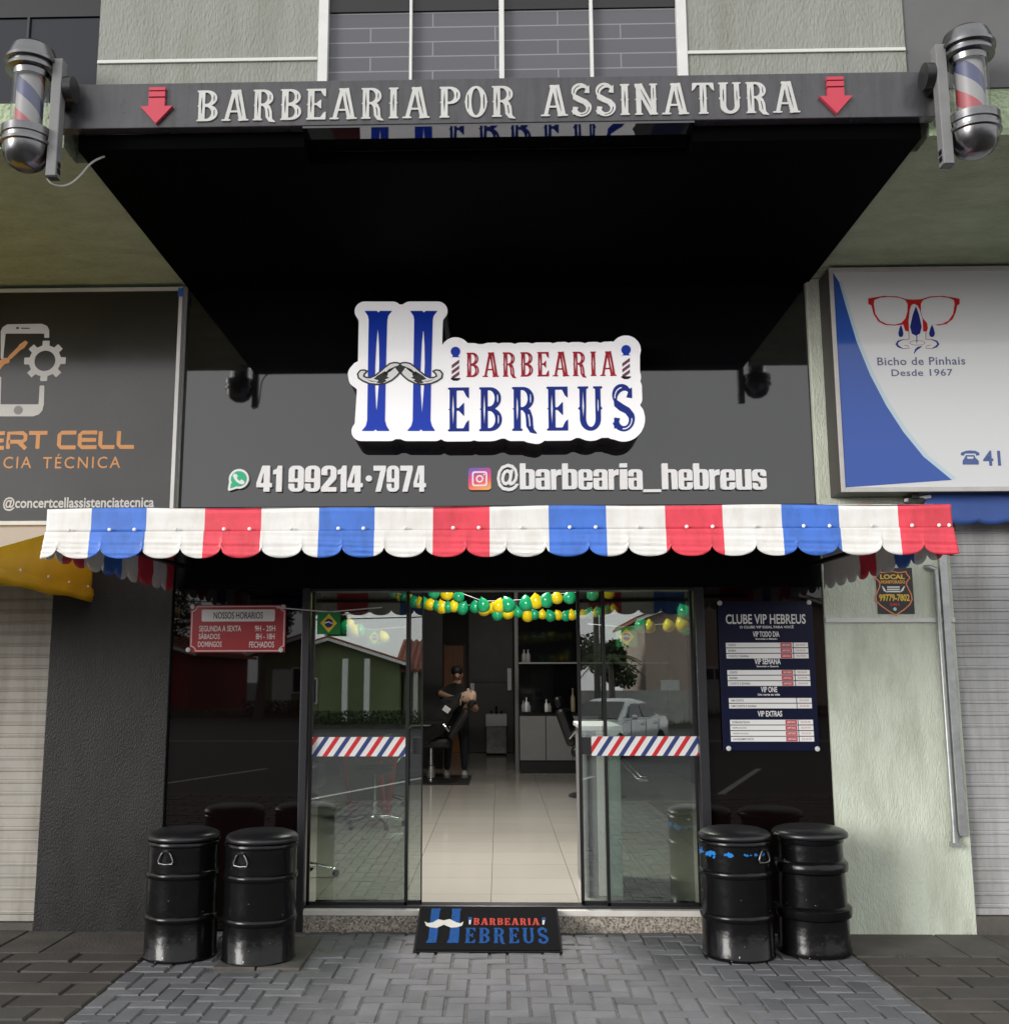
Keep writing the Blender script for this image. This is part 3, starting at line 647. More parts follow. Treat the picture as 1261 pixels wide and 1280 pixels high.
def pole(x, y, sgn, label):
    P = thing('barber_pole', (x, y, 4.11), label, 'barber pole', 'barber poles at the canopy ends')
    obj('top_cap', MB().lathe([(.0, 4.80), (.04, 4.797), (.075, 4.785), (.105, 4.76), (.118, 4.72), (.120, 4.695), (.132, 4.69), (.132, 4.675), (.112, 4.668), (.112, 4.655), (.124, 4.65), (.124, 4.635), (.095, 4.628), (.09, 4.60)][::-1], x, y, 40), chrome_dim, P, smooth=28)
    obj('striped_roll', MB().lathe([(.066, 4.30), (.066, 4.635)], x, y, 32), stripe_mat, P, smooth=40)
    obj('clear_cylinder', MB().lathe([(.088, 4.31), (.088, 4.63)], x, y, 40), clear, P, smooth=40)
    obj('bottom_cap', MB().lathe([(.035, 4.115), (.05, 4.118), (.085, 4.14), (.108, 4.18), (.115, 4.225), (.128, 4.23), (.128, 4.245), (.115, 4.25), (.118, 4.27), (.126, 4.275), (.126, 4.315), (.09, 4.32)], x, y, 40), chrome_dim, P, smooth=28)
    bx = x-sgn*.142
    br = obj('bracket', MB().box(bx-.026, bx+.026, y-.03, y+.03, 4.068, 4.70), M('bracket_paint', (.17, .17, .17), .45, var=(14, .12)), P, bevel=.004)
    obj('socket', MB().box(bx-.027, bx+.027, y-.024, y+.024, 4.064, 4.0675).box(bx-sgn*.0275-.002, bx-sgn*.0275+.002, y-.015, y+.015, 4.09, 4.115).box(bx-sgn*.0275-.002, bx-sgn*.0275+.002, y-.015, y+.015, 4.125, 4.15), black_paint, br)
    obj('arm', MB().tube([(x, y, 4.655), (bx, y, 4.655)], .016, 10).tube([(x, y, 4.26), (bx, y, 4.26)], .016, 10), chrome_dim, P, smooth=40)
    mt = Matrix.Translation((0, 0, 4.56)) @ Matrix.Rotation(R_(90), 4, 'Y')
    obj('motor_drum', MB().lathe([(.05, -.022), (.066, -.02), (.066, .02), (.05, .022)], bx-sgn*.05, y+.03, 24, 0, mt), black_paint, P, smooth=30)
    obj('wall_arm', MB().box(bx-.02, bx+.02, y+.03, -1.985, 4.50, 4.54), black_paint, P)
    return P
pole(-2.352, -2.17, -1, 'chrome barber pole hanging left of the lettered canopy, above the phone shop sign')
pole(2.345, -2.17, 1, 'chrome barber pole hanging right of the lettered canopy, above the spectacles sign')
_c = [Vector(p) for p in ((-2.24, -2.17, 4.10), (-2.24, -2.17, 4.066), (-2.21, -2.15, 4.035), (-2.16, -2.1, 4.06), (-2.13, -2.03, 4.15), (-2.11, -1.97, 4.25), (-2.06, -1.94, 4.30), (-2.02, -1.93, 4.315))]
_cb = [(_c[i]*(1-t)**2/2+_c[i+1]*(.5+t-t*t)+_c[i+2]*t*t/2) for i in range(len(_c)-2) for t in (0, .2, .4, .6, .8)]
cb = obj('cable', MB().tube(_cb, .0055, 8), M('cable_grey', (.4, .4, .38), .5), None, smooth=60)
meta(cb, 'thin pale cable looping from the left barber pole to the canopy', 'cable'); origin_to(cb, (-2.24, -2.17, 4.066))

# ------------------------------------------------------------------ striped awning
A = thing('awning', (0, 0, 2.17), 'red, white and blue striped awning with scalloped edge above the glass doors', 'awning')
PV = [white_pvc, blue_pvc, red_pvc]
XB = [-2.187, -1.969, -1.7, -1.416, -1.141, -.862, -.593, -.312, -.04, .243, .518, .799, 1.072, 1.352, 1.623, 1.902, 2.155]
CI = [0, 1, 0, 2, 0, 1, 0, 2, 0, 1, 0, 2, 0, 1, 0, 2]
CUSP = [-2.30, -2.109, -1.91, -1.708, -1.522, -1.328, -1.131, -.938, -.745, -.542, -.346, -.151, .04, .227, .433, .619, .82, 1.013, 1.22, 1.416, 1.604, 1.811, 2.006, 2.20]
ZT, ZS, ZC, ZL, YF = 2.412, 2.300, 2.219, 2.168, -2.05
def scal(x, cusp):
    for a, b in zip(cusp, cusp[1:]):
        if a <= x <= b:
            t = (x-a)/(b-a)*2-1; return ZC-(ZC-ZL)*math.sqrt(max(0, 1-abs(t)**2.2))
    return ZL
def nz(x, z):
    return .0035*math.sin(x*2.1+z*7)*math.sin(z*23+x*2.3)+.0016*math.sin(x*9+z*34)*math.sin(x*4.3+1)+.0010*math.sin(z*61+x*5)*math.sin(x*6.7)
xs = sorted(set([round(XB[0]+i*(XB[-1]-XB[0])/430, 5) for i in range(431)]+XB+[c for c in CUSP if XB[0] < c < XB[-1]]))
def strips(xs, rows, fn):
    vs = []; fs = []; mi = []
    for x in xs:
        for r in range(rows+1): vs.append(fn(x, r/rows))
    for i in range(len(xs)-1):
        c = (xs[i]+xs[i+1])/2; k = max(j for j in range(16) if XB[j] <= c or j == 0)
        for r in range(rows): fs.append((i*(rows+1)+r, i*(rows+1)+r+1, (i+1)*(rows+1)+r+1, (i+1)*(rows+1)+r)); mi.append(CI[k])
    m = MB(); m.v = vs; m.f = fs; m.m = mi; return m
def flare(x, t): return x*(1+.006*t) if abs(x) > 2.1 else x
bot = {x: scal(x, CUSP) for x in xs}
obj('valance', strips(xs, 16, lambda x, t: (flare(x, t), YF-.006-nz(x, (ZS-(ZS-bot[x])*t)*7.7)*min(1, t*3)*.75-.012*t, ZS-(ZS-bot[x])*t)), PV, A, smooth=50, solid=.002)
obj('front_band', strips(xs, 6, lambda x, t: (x, YF+.0045-nz(x, t*.4)*.35+.0, ZT+.004*math.sin(x*6.1)*(1-t)+.003*math.sin(x*2.2)-(ZT-ZS+.008)*t)), PV, A, smooth=50, solid=.002)
obj('roof_sheet', strips(xs, 4, lambda x, t: (x, YF+.006+(-YF-.06)*t, ZT+.33*t-.02*math.sin(math.pi*t))), PV, A, smooth=60, solid=.002)
# side wings with their own scallops
YB = [-2.045, -1.86, -1.58, -1.31, -1.03, -.76, -.48, -.21, -.055]
for sx, cols in ((-2.178, [0, 2, 0, 1, 0, 2, 0, 2]), (2.150, [2, 0, 1, 0, 2, 0, 0, 0])):
    ys = sorted(set([YB[0]+i*(YB[-1]-YB[0])/200 for i in range(201)]+YB)); cus = [-2.15+.205*i for i in range(12)]
    m = MB(); R0 = 12
    for y in ys:
        zt_ = ZT+.33*(y-YF)/2; zb_ = scal(y, cus)
        for r in range(R0+1):
            t = r/R0; m.v.append((sx+nz(y, t)*1.2, y, zt_-(zt_-zb_)*t))
    for i in range(len(ys)-1):
        c = (ys[i]+ys[i+1])/2; k = max(j for j in range(8) if YB[j] <= c or j == 0)
        for r in range(R0): m.f.append((i*(R0+1)+r, i*(R0+1)+r+1, (i+1)*(R0+1)+r+1, (i+1)*(R0+1)+r)); m.m.append(cols[k])
    obj('side_wing', m, PV, A, smooth=50, solid=.002)
for x in (-2.06, 2.04):
    obj('arm', MB().tube([(x, -2.02, 2.29), (x, -.03, 2.33)], .016, 8), black_paint, A, smooth=50)
obj('front_bar', MB().tube([(-2.15, -2.02, 2.29), (2.13, -2.02, 2.29)], .016, 8), black_paint, A, smooth=50)
k = 0
stud_me = None
for i in range(16):
    c, hw = (XB[i]+XB[i+1])/2, (XB[i+1]-XB[i])/2
    xs_ = (c-hw*.28, c+hw*.62) if CI[i] else (c+.01,)
    if i == 15: xs_ = (c-hw*.55, c+hw*.45, c+hw*.82)
    for x in xs_:
        y = YF-.012; mt = Matrix.Translation((0, y, 2.309)) @ Matrix.Rotation(R_(90), 4, 'X')
        st = obj('stud', MB().lathe([(.0001, .006), (.005, .0055), (.008, .003), (.009, 0)][::-1], x, 0, 14, 0, mt), white_print if CI[i] else alu, A, smooth=50)

# ------------------------------------------------------------------ shop sign with the tall initial
SG = thing('shop_sign', (0, -.12, 3.7), 'white contour cut sign with blue and red western lettering and a moustache', 'sign')
YS = -.20
def zpx(pts, ox, oy, sc, Y=YS): return xz([(ox+a/sc, oy+b/sc) for a, b in pts], Y)
Z3 = (420, 370, 1213/180)
col = [(240,125),(345,125),(357,140),(370,125),(472,125),(440,165),(432,200),(420,620),(412,1050),(425,1095),(452,1137),(345,1137),(332,1122),(318,1137),(215,1137),(250,1095),(262,1050),(268,620),(275,200),(268,165)]
sliv = [(353,265),(362,420),(364,560),(358,760),(341,990),(330,800),(330,600),(340,400)]
must = [(262,634),(238,624),(206,628),(184,655),(190,690),(225,715),(280,738),(345,746),(410,738),(470,710),(515,672),(540,642)]
mtop = [(540,572),(520,564),(490,562),(455,570),(412,602),(370,640),(330,672),(290,690),(255,688),(232,676),(240,655)]
mirr = lambda P: [(1080-a, b) for a, b in P]
must_full = must + mirr(must)[::-1][1:] + mirr(mtop)[::-1] + mtop[1:]
def icon(cx):  # little barber pole in zoom-4 px -> parts
    return cx
Z4 = (550, 410, 1261/270)
Hops = []
for dx in (0, 383):
    s = [(a+dx, b) for a, b in col]; c = [(a+dx, b) for a, b in sliv]
    Hops += [('+', zpx(s, *Z3)), ('-', zpx(c, *Z3))]
def box4(x0, y0, x1, y1):
    p = zpx([(x0, y0), (x1, y1)], *Z4); return p[0][0], p[1][0], p[1][1], p[0][1]
words = []
b1 = box4(150, 143, 1030, 285); b2 = box4(40, 346, 1140, 600)
# the lettering climbs slightly with the camera, keep it level on the board
zb1 = zpx([(590, 283)], *Z4)[0][1]; zt1 = zpx([(590, 140)], *Z4)[0][1]
zb2 = zpx([(590, 600)], *Z4)[0][1]; zt2 = zpx([(590, 343)], *Z4)[0][1]
W1 = lay('BARBEARIA', (b1[0], b1[1], zb1, zt1), gap=.14); W2 = lay('EBREUS', (b2[0], b2[1], zb2, zt2), gap=.2)
icons = []
for cx, top in ((90, 110), (1085, 100)):
    c = lambda pts: zpx([(cx+a, top+b) for a, b in pts], *Z4)
    circ = [(28*math.cos(R_(t)), 27+28*math.sin(R_(t))) for t in range(0, 360, 20)]
    icons.append(dict(ball=c(circ), neck=c([(-16, 48), (16, 48), (18, 58), (28, 60), (-28, 60), (-18, 58)]), tube=c([(-22, 66), (22, 66), (22, 182), (-22, 182)]),
                      base=c([(-28, 182), (28, 182), (28, 188), (12, 198), (-12, 198), (-28, 188)]),
                      bars=[c([(-22, 78+q), (-22, 98+q), (22, 66+q), (22, 46+q)]) for q in (28, 62, 96)]))
allops = [o for o in Hops if o[0] == '+'] + [('+', zpx(must_full, *Z3))]
for Wd in (W1, W2):
    for ch, ops in Wd: allops += [o for o in ops if o[0] == '+']
for ic in icons: allops += [('+', ic['ball']), ('+', ic['tube']), ('+', ic['base'])]
cx = [p[0] for s, q in allops for p in q]
fill = [('+', zpx([(300, 150), (800, 150), (800, 1120), (240, 1120)], *Z3)), ('+', zpx([(100, 150), (1080, 150), (1110, 580), (0, 590)], *Z4))]
outl = trace(allops+fill, grow=.068, res=.008)
shape('board', outl, .03, .225, black_paint, SG)
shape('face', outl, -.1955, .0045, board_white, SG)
shape('initial', trace(Hops, res=.004), YS-.0002, .003, blue_print, SG)
for ch, ops in W1: shape('letter', trace(ops), YS-.0002, .003, bright_red, SG)
blue2 = M('deep_blue_print', (.008, .028, .24), .3, spec=.2)
for ch, ops in W2: shape('letter', trace(ops), YS-.0002, .003, blue2, SG)
mst = shape('moustache', trace([('+', zpx(must_full, *Z3))], grow=.006, res=.003), YS-.0034, .001, black_print, SG)
shape('moustache_fill', trace([('+', zpx(must_full, *Z3))], grow=-.005, res=.003), YS-.0046, .001, white_print, mst)
pat = [[(540,572),(584,604),(542,662),(498,604)], [(318,700),(348,672),(412,634),(440,655),(430,680),(448,690),(412,705),(428,716),(392,735),(340,735),(360,712)], [(762,700),(732,672),(668,634),(640,655),(650,680),(632,690),(668,705),(652,716),(688,735),(740,735),(720,712)],
       [(250,700),(300,715),(360,722),(300,722)], [(830,700),(780,715),(720,722),(780,722)], [(440,620),(470,600),(520,590),(480,640)], [(640,620),(610,600),(560,590),(600,640)]]
mb = MB()
for p in pat[:5]: mb.prism(zpx(p, *Z3), YS-.0066, YS-.0059)
for t in np.linspace(0, 1, 7):
    for s in (-1, 1):
        a = zpx([(540+s*(30+t*60), 590+t*26), (540+s*(90+t*55), 640+t*30)], *Z3); mb.prism(bar(a[0], a[1], .0035), YS-.0066, YS-.0059)
obj('moustache_hair', mb, black_print, mst)
for ic in icons:
    mb = MB(); mb.prism(ic['ball'], YS-.0035, YS-.0004, 0); mb.prism(ic['neck'], YS-.0034, YS-.0003, 0); mb.prism(ic['base'], YS-.0034, YS-.0003, 1)
    for p in ic['bars']: mb.prism(p, YS-.0034, YS-.0003, 2)
    obj('pole_emblem', mb, [blue_print, navy, M('plum_print', (.16, .03, .06), .2)], SG)

# contact line in raised letters
sign_white = M('raised_white_letter', (.78, .78, .77), .35)
CT = thing('contact_lettering', (-.9, -.07, 2.9), 'raised white telephone number with a green round chat emblem on the black panel', 'lettering')
YP = .0215; DP = .030
for s, x0, x1 in (('41', 320, 353), ('99214', 360, 454), ('·', 456, 466), ('7974', 466, 533)):
    if s == '·':
        p = at(461, 598, YP-DP); obj('letter', MB().prism([(p.x+.022*math.cos(t*.4488), p.z+.022*math.sin(t*.4488)) for t in range(14)], YP-DP, YP), sign_white, CT, bevel=.002); continue
    wd = (x1-x0)/len(s)
    wch = [(.64 if c == '1' else 1.05) for c in s]; tot = sum(wch); x = x0
    for c, q in zip(s, wch):
        e = x+(x1-x0)*q/tot; bb = pbox(x+.6, 582, e-.6, 614.5, YP-DP); x = e
        shape('letter', trace(heavy(c, bb), res=(bb[3]-bb[2])/70), YP, DP, sign_white, CT)
c0 = at(298.5, 598.5, YP-DP); rr = .058
bub = [('+', [(c0.x+rr*math.cos(t*math.pi/20), c0.z+rr*math.sin(t*math.pi/20)) for t in range(40)]), ('+', [(c0.x-.062, c0.z-.072), (c0.x-.055, c0.z-.02), (c0.x-.01, c0.z-.055)])]
bo = trace(bub, grow=.011, res=.004); em = shape('chat_emblem', bo, YP, DP, sign_white, CT)
wgreen = M('chat_green', (.02, .42, .20), .3)
shape('emblem_field', trace(bub, grow=-.004, res=.004), YP-DP-.0002, .002, wgreen, em)
hs_ = stroke([(c0.x-.024, c0.z+.030), (c0.x-.026, c0.z+.008), (c0.x-.010, c0.z-.014), (c0.x+.012, c0.z-.028), (c0.x+.034, c0.z-.024)], [.018, .012, .011, .012, .018])
shape('handset', trace([('+', hs_), ('+', bar((c0.x-.034, c0.z+.026), (c0.x-.014, c0.z+.012), .018)), ('+', bar((c0.x+.034, c0.z-.032), (c0.x+.014, c0.z-.014), .018))], grow=.003, res=.003), YP-DP-.0023, .0015, sign_white, em)
CT2 = thing('contact_lettering', (.8, -.07, 2.9), 'raised white account name with a pink square camera emblem on the black panel', 'lettering')
s = '@barbearia_hebreus'
W_ = dict(zip('@barei_hus', [26.5, 18.3, 17.6, 13.0, 17.6, 9.6, 21.5, 18.8, 18.8, 17.4]))
x = 620.5
tot = sum(W_[c] for c in s); kx = (958.5-620.5)/tot
for c in s:
    e = x+W_[c]*kx
    y0, y1 = {'@': (579.5, 614), 'b': (579, 611.5), 'h': (579, 611.5), 'i': (579, 611.5), '_': (611.5, 615)}.get(c, (586.5, 612))
    bb = pbox(x+.5, y0, e-.5, y1, YP-DP); x = e
    
    if c == '@': txt('letter', c, bb, YP, DP, sign_white, CT2, offset=.022)
    else: shape('letter', trace(heavy(c, bb), res=(bb[3]-bb[2])/(70 if c != '_' else 12)), YP, DP, sign_white, CT2)
a = at(584.5, 598.5, YP-DP); cxx = at(599.5, 598.5, YP-DP); hw = .077
def rrect(cx, cz, hw, hh, r, n=6):
    P = []
    for sx, sz, a0 in ((1, 1, 0), (-1, 1, 90), (-1, -1, 180), (1, -1, 270)): P += arcp(cx+sx*(hw-r), cz+sz*(hh-r), r, r, a0, a0+90, n)
    return P
insta = M('camera_emblem_gradient', (.8, .1, .3), .3); n = insta.node_tree; tc = n.nodes.new('ShaderNodeTexCoord'); sp_ = n.nodes.new('ShaderNodeSeparateXYZ'); n.links.new(tc.outputs['Object'], sp_.inputs[0])
mx = n.nodes.new('ShaderNodeMath'); mx.operation = 'MULTIPLY_ADD'; mx.inputs[1].default_value = -.3; n.links.new(sp_.outputs['X'], mx.inputs[0]); n.links.new(sp_.outputs['Z'], mx.inputs[2])
mx2 = n.nodes.new('ShaderNodeMapRange'); q_ = (cxx.z-2.9)-.3*(cxx.x-.8); mx2.inputs['From Min'].default_value = q_-.09; mx2.inputs['From Max'].default_value = q_+.09; n.links.new(mx.outputs[0], mx2.inputs['Value']); mx = mx2
rp = n.nodes.new('ShaderNodeValToRGB'); n.links.new(mx.outputs[0], rp.inputs[0])
for i, (p, c) in enumerate(((0, (.9, .45, .12)), (.35, (.85, .10, .12)), (.65, (.62, .05, .26)), (.95, (.16, .10, .45)))):
    e = rp.color_ramp.elements[i] if i < 2 else rp.color_ramp.elements.new(1)
    e.position = p; e.color = (*c, 1)
n.links.new(rp.outputs[0], n.nodes['Principled BSDF'].inputs[0])
em = shape('camera_emblem', [rrect(cxx.x, cxx.z, hw, hw, .022)], YP, DP, insta, CT2)
shape('camera_outline', [rrect(cxx.x, cxx.z, .052, .052, .018), rrect(cxx.x, cxx.z, .041, .041, .012)], YP-DP-.0002, .002, sign_white, em)
shape('camera_lens', [arcp(cxx.x, cxx.z, .026, .026, 0, 360, 24)[:-1], arcp(cxx.x, cxx.z, .016, .016, 0, 360, 20)[:-1]], YP-DP-.0002, .002, sign_white, em)
shape('camera_flash', [arcp(cxx.x+.03, cxx.z+.03, .006, .006, 0, 360, 10)[:-1]], YP-DP-.0002, .002, sign_white, em)

# ------------------------------------------------------------------ neighbour's dark banner, left
LB = thing('shop_sign', (-3.6, 0, 3.4), 'dark phone repair banner with orange and pale lettering, left of the barber front', 'sign')
ban = M('dark_banner', (.020, .018, .016), .15, ior=1.65, var=(1.6, .35), bump=(2.2, .05, .02))
obj('banner', MB().box(-5.4, -2.205, -.055, .0, 2.66, 4.285), ban, LB)
mb = MB().box(-2.222, -2.196, -.066, -.002, 2.655, 4.315).box(-5.4, -2.2225, -.066, -.002, 2.630, 2.658).box(-5.4, -2.2225, -.066, -.002, 4.287, 4.313)
obj('frame', mb, alu, LB, bevel=.002)
obj('frame_tie', MB().box(-2.228, -2.19, -.072, -.0665, 4.24, 4.30), blue_pvc, LB)
YL = -.0552; orange = M('orange_print', (.55, .24, .07), .45); pgrey = M('banner_grey_print', (.50, .50, .49), .45)
zl = lambda pts: zpx(pts, 0, 390, 1132/230, YL)
phone = [('+', zl([(5,400),(5,120),(15,95),(45,75),(260,72),(290,85),(303,110),(303,158),(273,158),(273,132),(35,132),(28,200),(-5,300),(-90,300),(-90,300)][:12]+[(20,290),(5,290)])),]
ph2 = [('+', zl([(-30,568),(238,568),(245,452),(275,452),(270,570),(262,605),(240,630),(205,642),(-30,642)])), ('+', zl([(-20, 400), (10, 398), (4, 570), (-20, 570)]))]
o = shape('phone_emblem', trace(phone, res=.006)+trace(ph2, res=.006), YL, .002, pgrey, LB)
gx, gz = zl([(277, 300)])[0]; r1 = zl([(277+98, 300)])[0][0]-gx
gear = [('+', arcp(gx, gz, r1, r1, 0, 360, 40)[:-1])]
for t in range(8):
    a = R_(45*t); gear.append(('+', bar((gx+r1*.8*math.cos(a), gz+r1*.8*math.sin(a)), (gx+r1*1.30*math.cos(a), gz+r1*1.30*math.sin(a)), r1*.44)))
gear.append(('-', arcp(gx, gz, r1*.66, r1*.66, 0, 360, 40)[:-1]))
shape('gear_emblem', trace(gear, res=.006), YL, .002, pgrey, LB)
shape('screwdriver_emblem', [zl([(-40,360),(-20,310),(25,282),(50,282),(55,270),(110,215),(120,200),(155,175),(173,187),(150,220),(125,235),(70,288),(62,290),(58,312),(30,320),(-5,360),(-40,390)])], YL, .002, orange, LB)
obj('home_button', MB().add([], []).prism([(lambda p: (p[0]+.031*math.cos(t*.3142), p[1]+.031*math.sin(t*.3142)))(zl([(113, 604)])[0]) for t in range(20)], YL-.0035, YL-.0021), M('button_ring', (.2, .2, .2), .5), LB)
obj('speaker_slot', MB().prism(zl([(132, 97), (184, 97), (184, 103), (132, 103)]), YL-.0035, YL-.0021).prism(zl([(103, 92), (115, 92), (117, 98), (115, 105), (103, 105), (101, 98)]), YL-.0035, YL-.0021), black_print, LB)
# rounded square capitals drawn as strokes
def wide(ch, x, wd, z0, z1, t):
    q = lambda a, b: (x+a*wd, z0+b*(z1-z0)); L = []
    C = {'E': [[(1, .93), (.2, .93), (.08, .8), (.08, .2), (.2, .07), (1, .07)], [(.1, .5), (.95, .5)]], 'C': [[(1, .93), (.2, .93), (.08, .8), (.08, .2), (.2, .07), (1, .07)]],
         'R': [[(.08, 0), (.08, .93), (.8, .93), (.95, .8), (.95, .55), (.8, .42), (.1, .42)], [(.6, .42), (1, 0)]], 'T': [[(0, .93), (1, .93)], [(.5, .93), (.5, 0)]],
         'L': [[(.08, 1), (.08, .2), (.2, .07), (1, .07)]]}[ch]
    for pl in C: L.append(('+', stroke([q(*p) for p in pl], t)))
    return L
zA, zB = zl([(150, 842)])[0][1], zl([(150, 737)])[0][1]
for ch, x0, x1 in (('E', -65, 28), ('R', 42, 162), ('T', 176, 290), ('C', 355, 468), ('E', 482, 597), ('L', 610, 707), ('L', 722, 826)):
    xa, xb = zl([(x0, 800)])[0][0], zl([(x1, 800)])[0][0]
    shape('letter', trace(wide(ch, xa, xb-xa, zA, zB, .028), res=.005), YL, .002, orange, LB)
def l_line(s, x0, y0, x1, y1, mat, off, depth=.002, **k):
    a, b = zl([(x0, (y0+y1)/2)])[0][0], zl([(x1, (y0+y1)/2)])[0][0]; z0 = zl([((x0+x1)/2, y1)])[0][1]; z1 = zl([((x0+x1)/2, y0)])[0][1]
    return txt('lettering', s, (a, b, z0, z1), YL, depth, mat, LB, offset=off, **k)
l_line('CIA', 22, 890, 194, 962, orange, .004, spacing=1.25)
l_line('TÉCNICA', 265, 872, 742, 962, orange, .004, spacing=1.25)
l_line('@concertcellassistenciatecnica', 20, 1136, 948, 1222, pgrey, .02)

# ------------------------------------------------------------------ neighbour's light box, right
RB = thing('shop_sign', (3.6, 0, 3.4), 'white and blue light box sign with a red spectacles emblem, right of the barber front', 'sign')
YR = -.24
obj('case', MB().box(2.236, 5.6, YR+.006, -.001, 2.79, 4.325), M('box_side_brown', (.05, .045, .04), .5), RB, bevel=.003)
z0r, z1r = 2.79, 4.325
mb = MB().box(2.236, 2.262, YR-.012, YR+.005, z0r, z1r).box(2.2625, 5.6, YR-.012, YR+.005, z0r, z0r+.03).box(2.2625, 5.6, YR-.012, YR+.005, z1r-.03, z1r)
obj('frame', mb, M('box_frame', (.46, .45, .43), .45, var=(8, .1)), RB, bevel=.002)
lf = M('light_box_face', (.60, .61, .62), .07, ior=1.5)
obj('face', MB().box(2.2625, 5.6, YR-.004, YR+.005, z0r+.0305, z1r-.0305), lf, RB)
lblue = M('light_box_blue', (.022, .075, .34), .07); paleb = M('light_box_pale_blue', (.44, .56, .62), .07)
zr = lambda pts: zpx(pts, 840, 340, 1261/421, YR)
curve = [(624, 38), (650, 130), (690, 262), (740, 385), (800, 500), (865, 600), (940, 692), (1046, 779)]
ctop = zr(curve)
zbt = z0r+.031; ztp = z1r-.031
bl = [(2.263, ztp)] + [(p[0], min(ztp, max(zbt, p[1]))) for p in ctop] + [(2.263, zbt)]
shape('blue_field', [bl], YR-.0042, .0015, lblue, RB)
edge = ctop + [(p[0]+.018+.012*i/8, p[1]+.012) for i, p in reversed(list(enumerate(ctop)))]
edge = [(p[0], min(ztp, max(zbt, p[1]))) for p in edge]
shape('pale_edge', [edge], YR-.0042, .0012, paleb, RB)
z8 = lambda pts: zpx(pts, 1060, 355, 1050/201, YR)
lens = [(165,130),(170,105),(205,90),(260,84),(330,90),(370,105),(386,130),(385,180),(372,225),(345,255),(300,266),(250,262),(205,240),(175,195)]
frm = [(128,95),(170,88),(230,78),(320,82),(380,100),(428,103),(475,100),(530,82),(620,78),(690,90),(725,97),(725,132),(710,140),(700,185),(680,230),(640,262),(590,272),(540,262),(512,250),(518,290),(512,310),(488,312),(484,230),(466,170),(450,140),(428,130),(410,140),(400,170),(392,240),(395,312),(370,305),(358,265),(300,272),(240,268),(195,245),(165,200),(150,140),(130,132)]
rlens = [(858-a, b) for a, b in lens]
gm = shape('spectacles_emblem', trace([('+', z8(frm)), ('-', z8(lens)), ('-', z8(rlens))], res=.004), YR-.0042, .0015, M('emblem_red', (.45, .012, .015), .1), RB)
ebl = M('emblem_navy', (.012, .018, .16), .1)
drop = lambda cx, t, bt, wv: [(cx, t), (cx+wv*.55, t+(bt-t)*.3), (cx+wv, t+(bt-t)*.7), (cx+wv*.7, t+(bt-t)*.93), (cx, bt), (cx-wv*.7, t+(bt-t)*.93), (cx-wv, t+(bt-t)*.7), (cx-wv*.55, t+(bt-t)*.3)]
mb = MB()
for d in (drop(440, 145, 338, 38), drop(342, 265, 348, 17), drop(545, 265, 348, 19)): mb.prism(z8(d), YR-.0057, YR-.0043)
mb.prism(z8(bar((446, 335), (446, 385), 5)), YR-.0057, YR-.0043)
for s in (-1, 1):
    f = lambda P: [(450+s*a, b) for a, b in P]
    mb.prism(z8(f(stroke([(90, 362), (125, 375), (136, 393), (125, 408), (95, 422)], [3, 10, 16, 14, 4]))), YR-.0057, YR-.0043)
mb.prism(z8(stroke([(428, 455), (440, 430), (455, 418), (478, 408)], [4, 14, 16, 5])), YR-.0057, YR-.0043)
obj('emblem_drops', mb, ebl, RB)
mb = MB()
for s in (-1, 1):
    f = lambda P: [(450+s*a, b) for a, b in P]
    for pl in ([(56, 312), (54, 362), (90, 362)], [(95, 422), (52, 420), (60, 405), (85, 400)]): mb.prism(z8(f(stroke(pl, 3.5))), YR-.0057, YR-.0043)
for k in range(20):
    a, c = R_(18*k), R_(18*(k+1)); P = [(450+50*math.cos(a), 385+15*math.sin(a)), (450+50*math.cos(c), 385+15*math.sin(c))]
    mb.prism(z8(bar(P[0], P[1], 2.5)), YR-.0057, YR-.0043)
obj('emblem_lines', mb, M('emblem_thin_red', (.3, .06, .08), .2), RB)
tx = M('grey_blue_print', (.10, .11, .20), .15)
def slab(s, x0, y0, x1, y1, off=.012, mat=tx):
    a = z8([(x0, (y0+y1)/2)])[0][0]; b = z8([(x1, (y0+y1)/2)])[0][0]; z0 = z8([((x0+x1)/2, y1)])[0][1]; z1 = z8([((x0+x1)/2, y0)])[0][1]
    return txt('lettering', s, (a, b, z0, z1), YR-.0042, .0015, mat, RB, offset=off, spacing=1.08)
slab('Bicho de Pinhais', 188, 478, 762, 530, .014); slab('Desde 1967', 280, 556, 680, 602, .014)
tb = M('telephone_blue', (.05, .09, .26), .15)
slab('41 3653', 878, 1086, 1330, 1188, .025, tb)
tel = [('+', z8([(732,1118),(735,1102),(765,1090),(795,1087),(830,1090),(852,1102),(856,1118),(835,1122),(828,1108),(760,1108),(753,1122)])),
       ('+', z8([(765,1118),(822,1118),(828,1135),(850,1155),(850,1180),(745,1180),(745,1155),(758,1135)])), ('-', z8([(770,1128),(820,1128),(812,1142),(778,1142)]))]
shape('telephone_emblem', trace(tel, res=.003), YR-.0042, .0015, tb, RB)

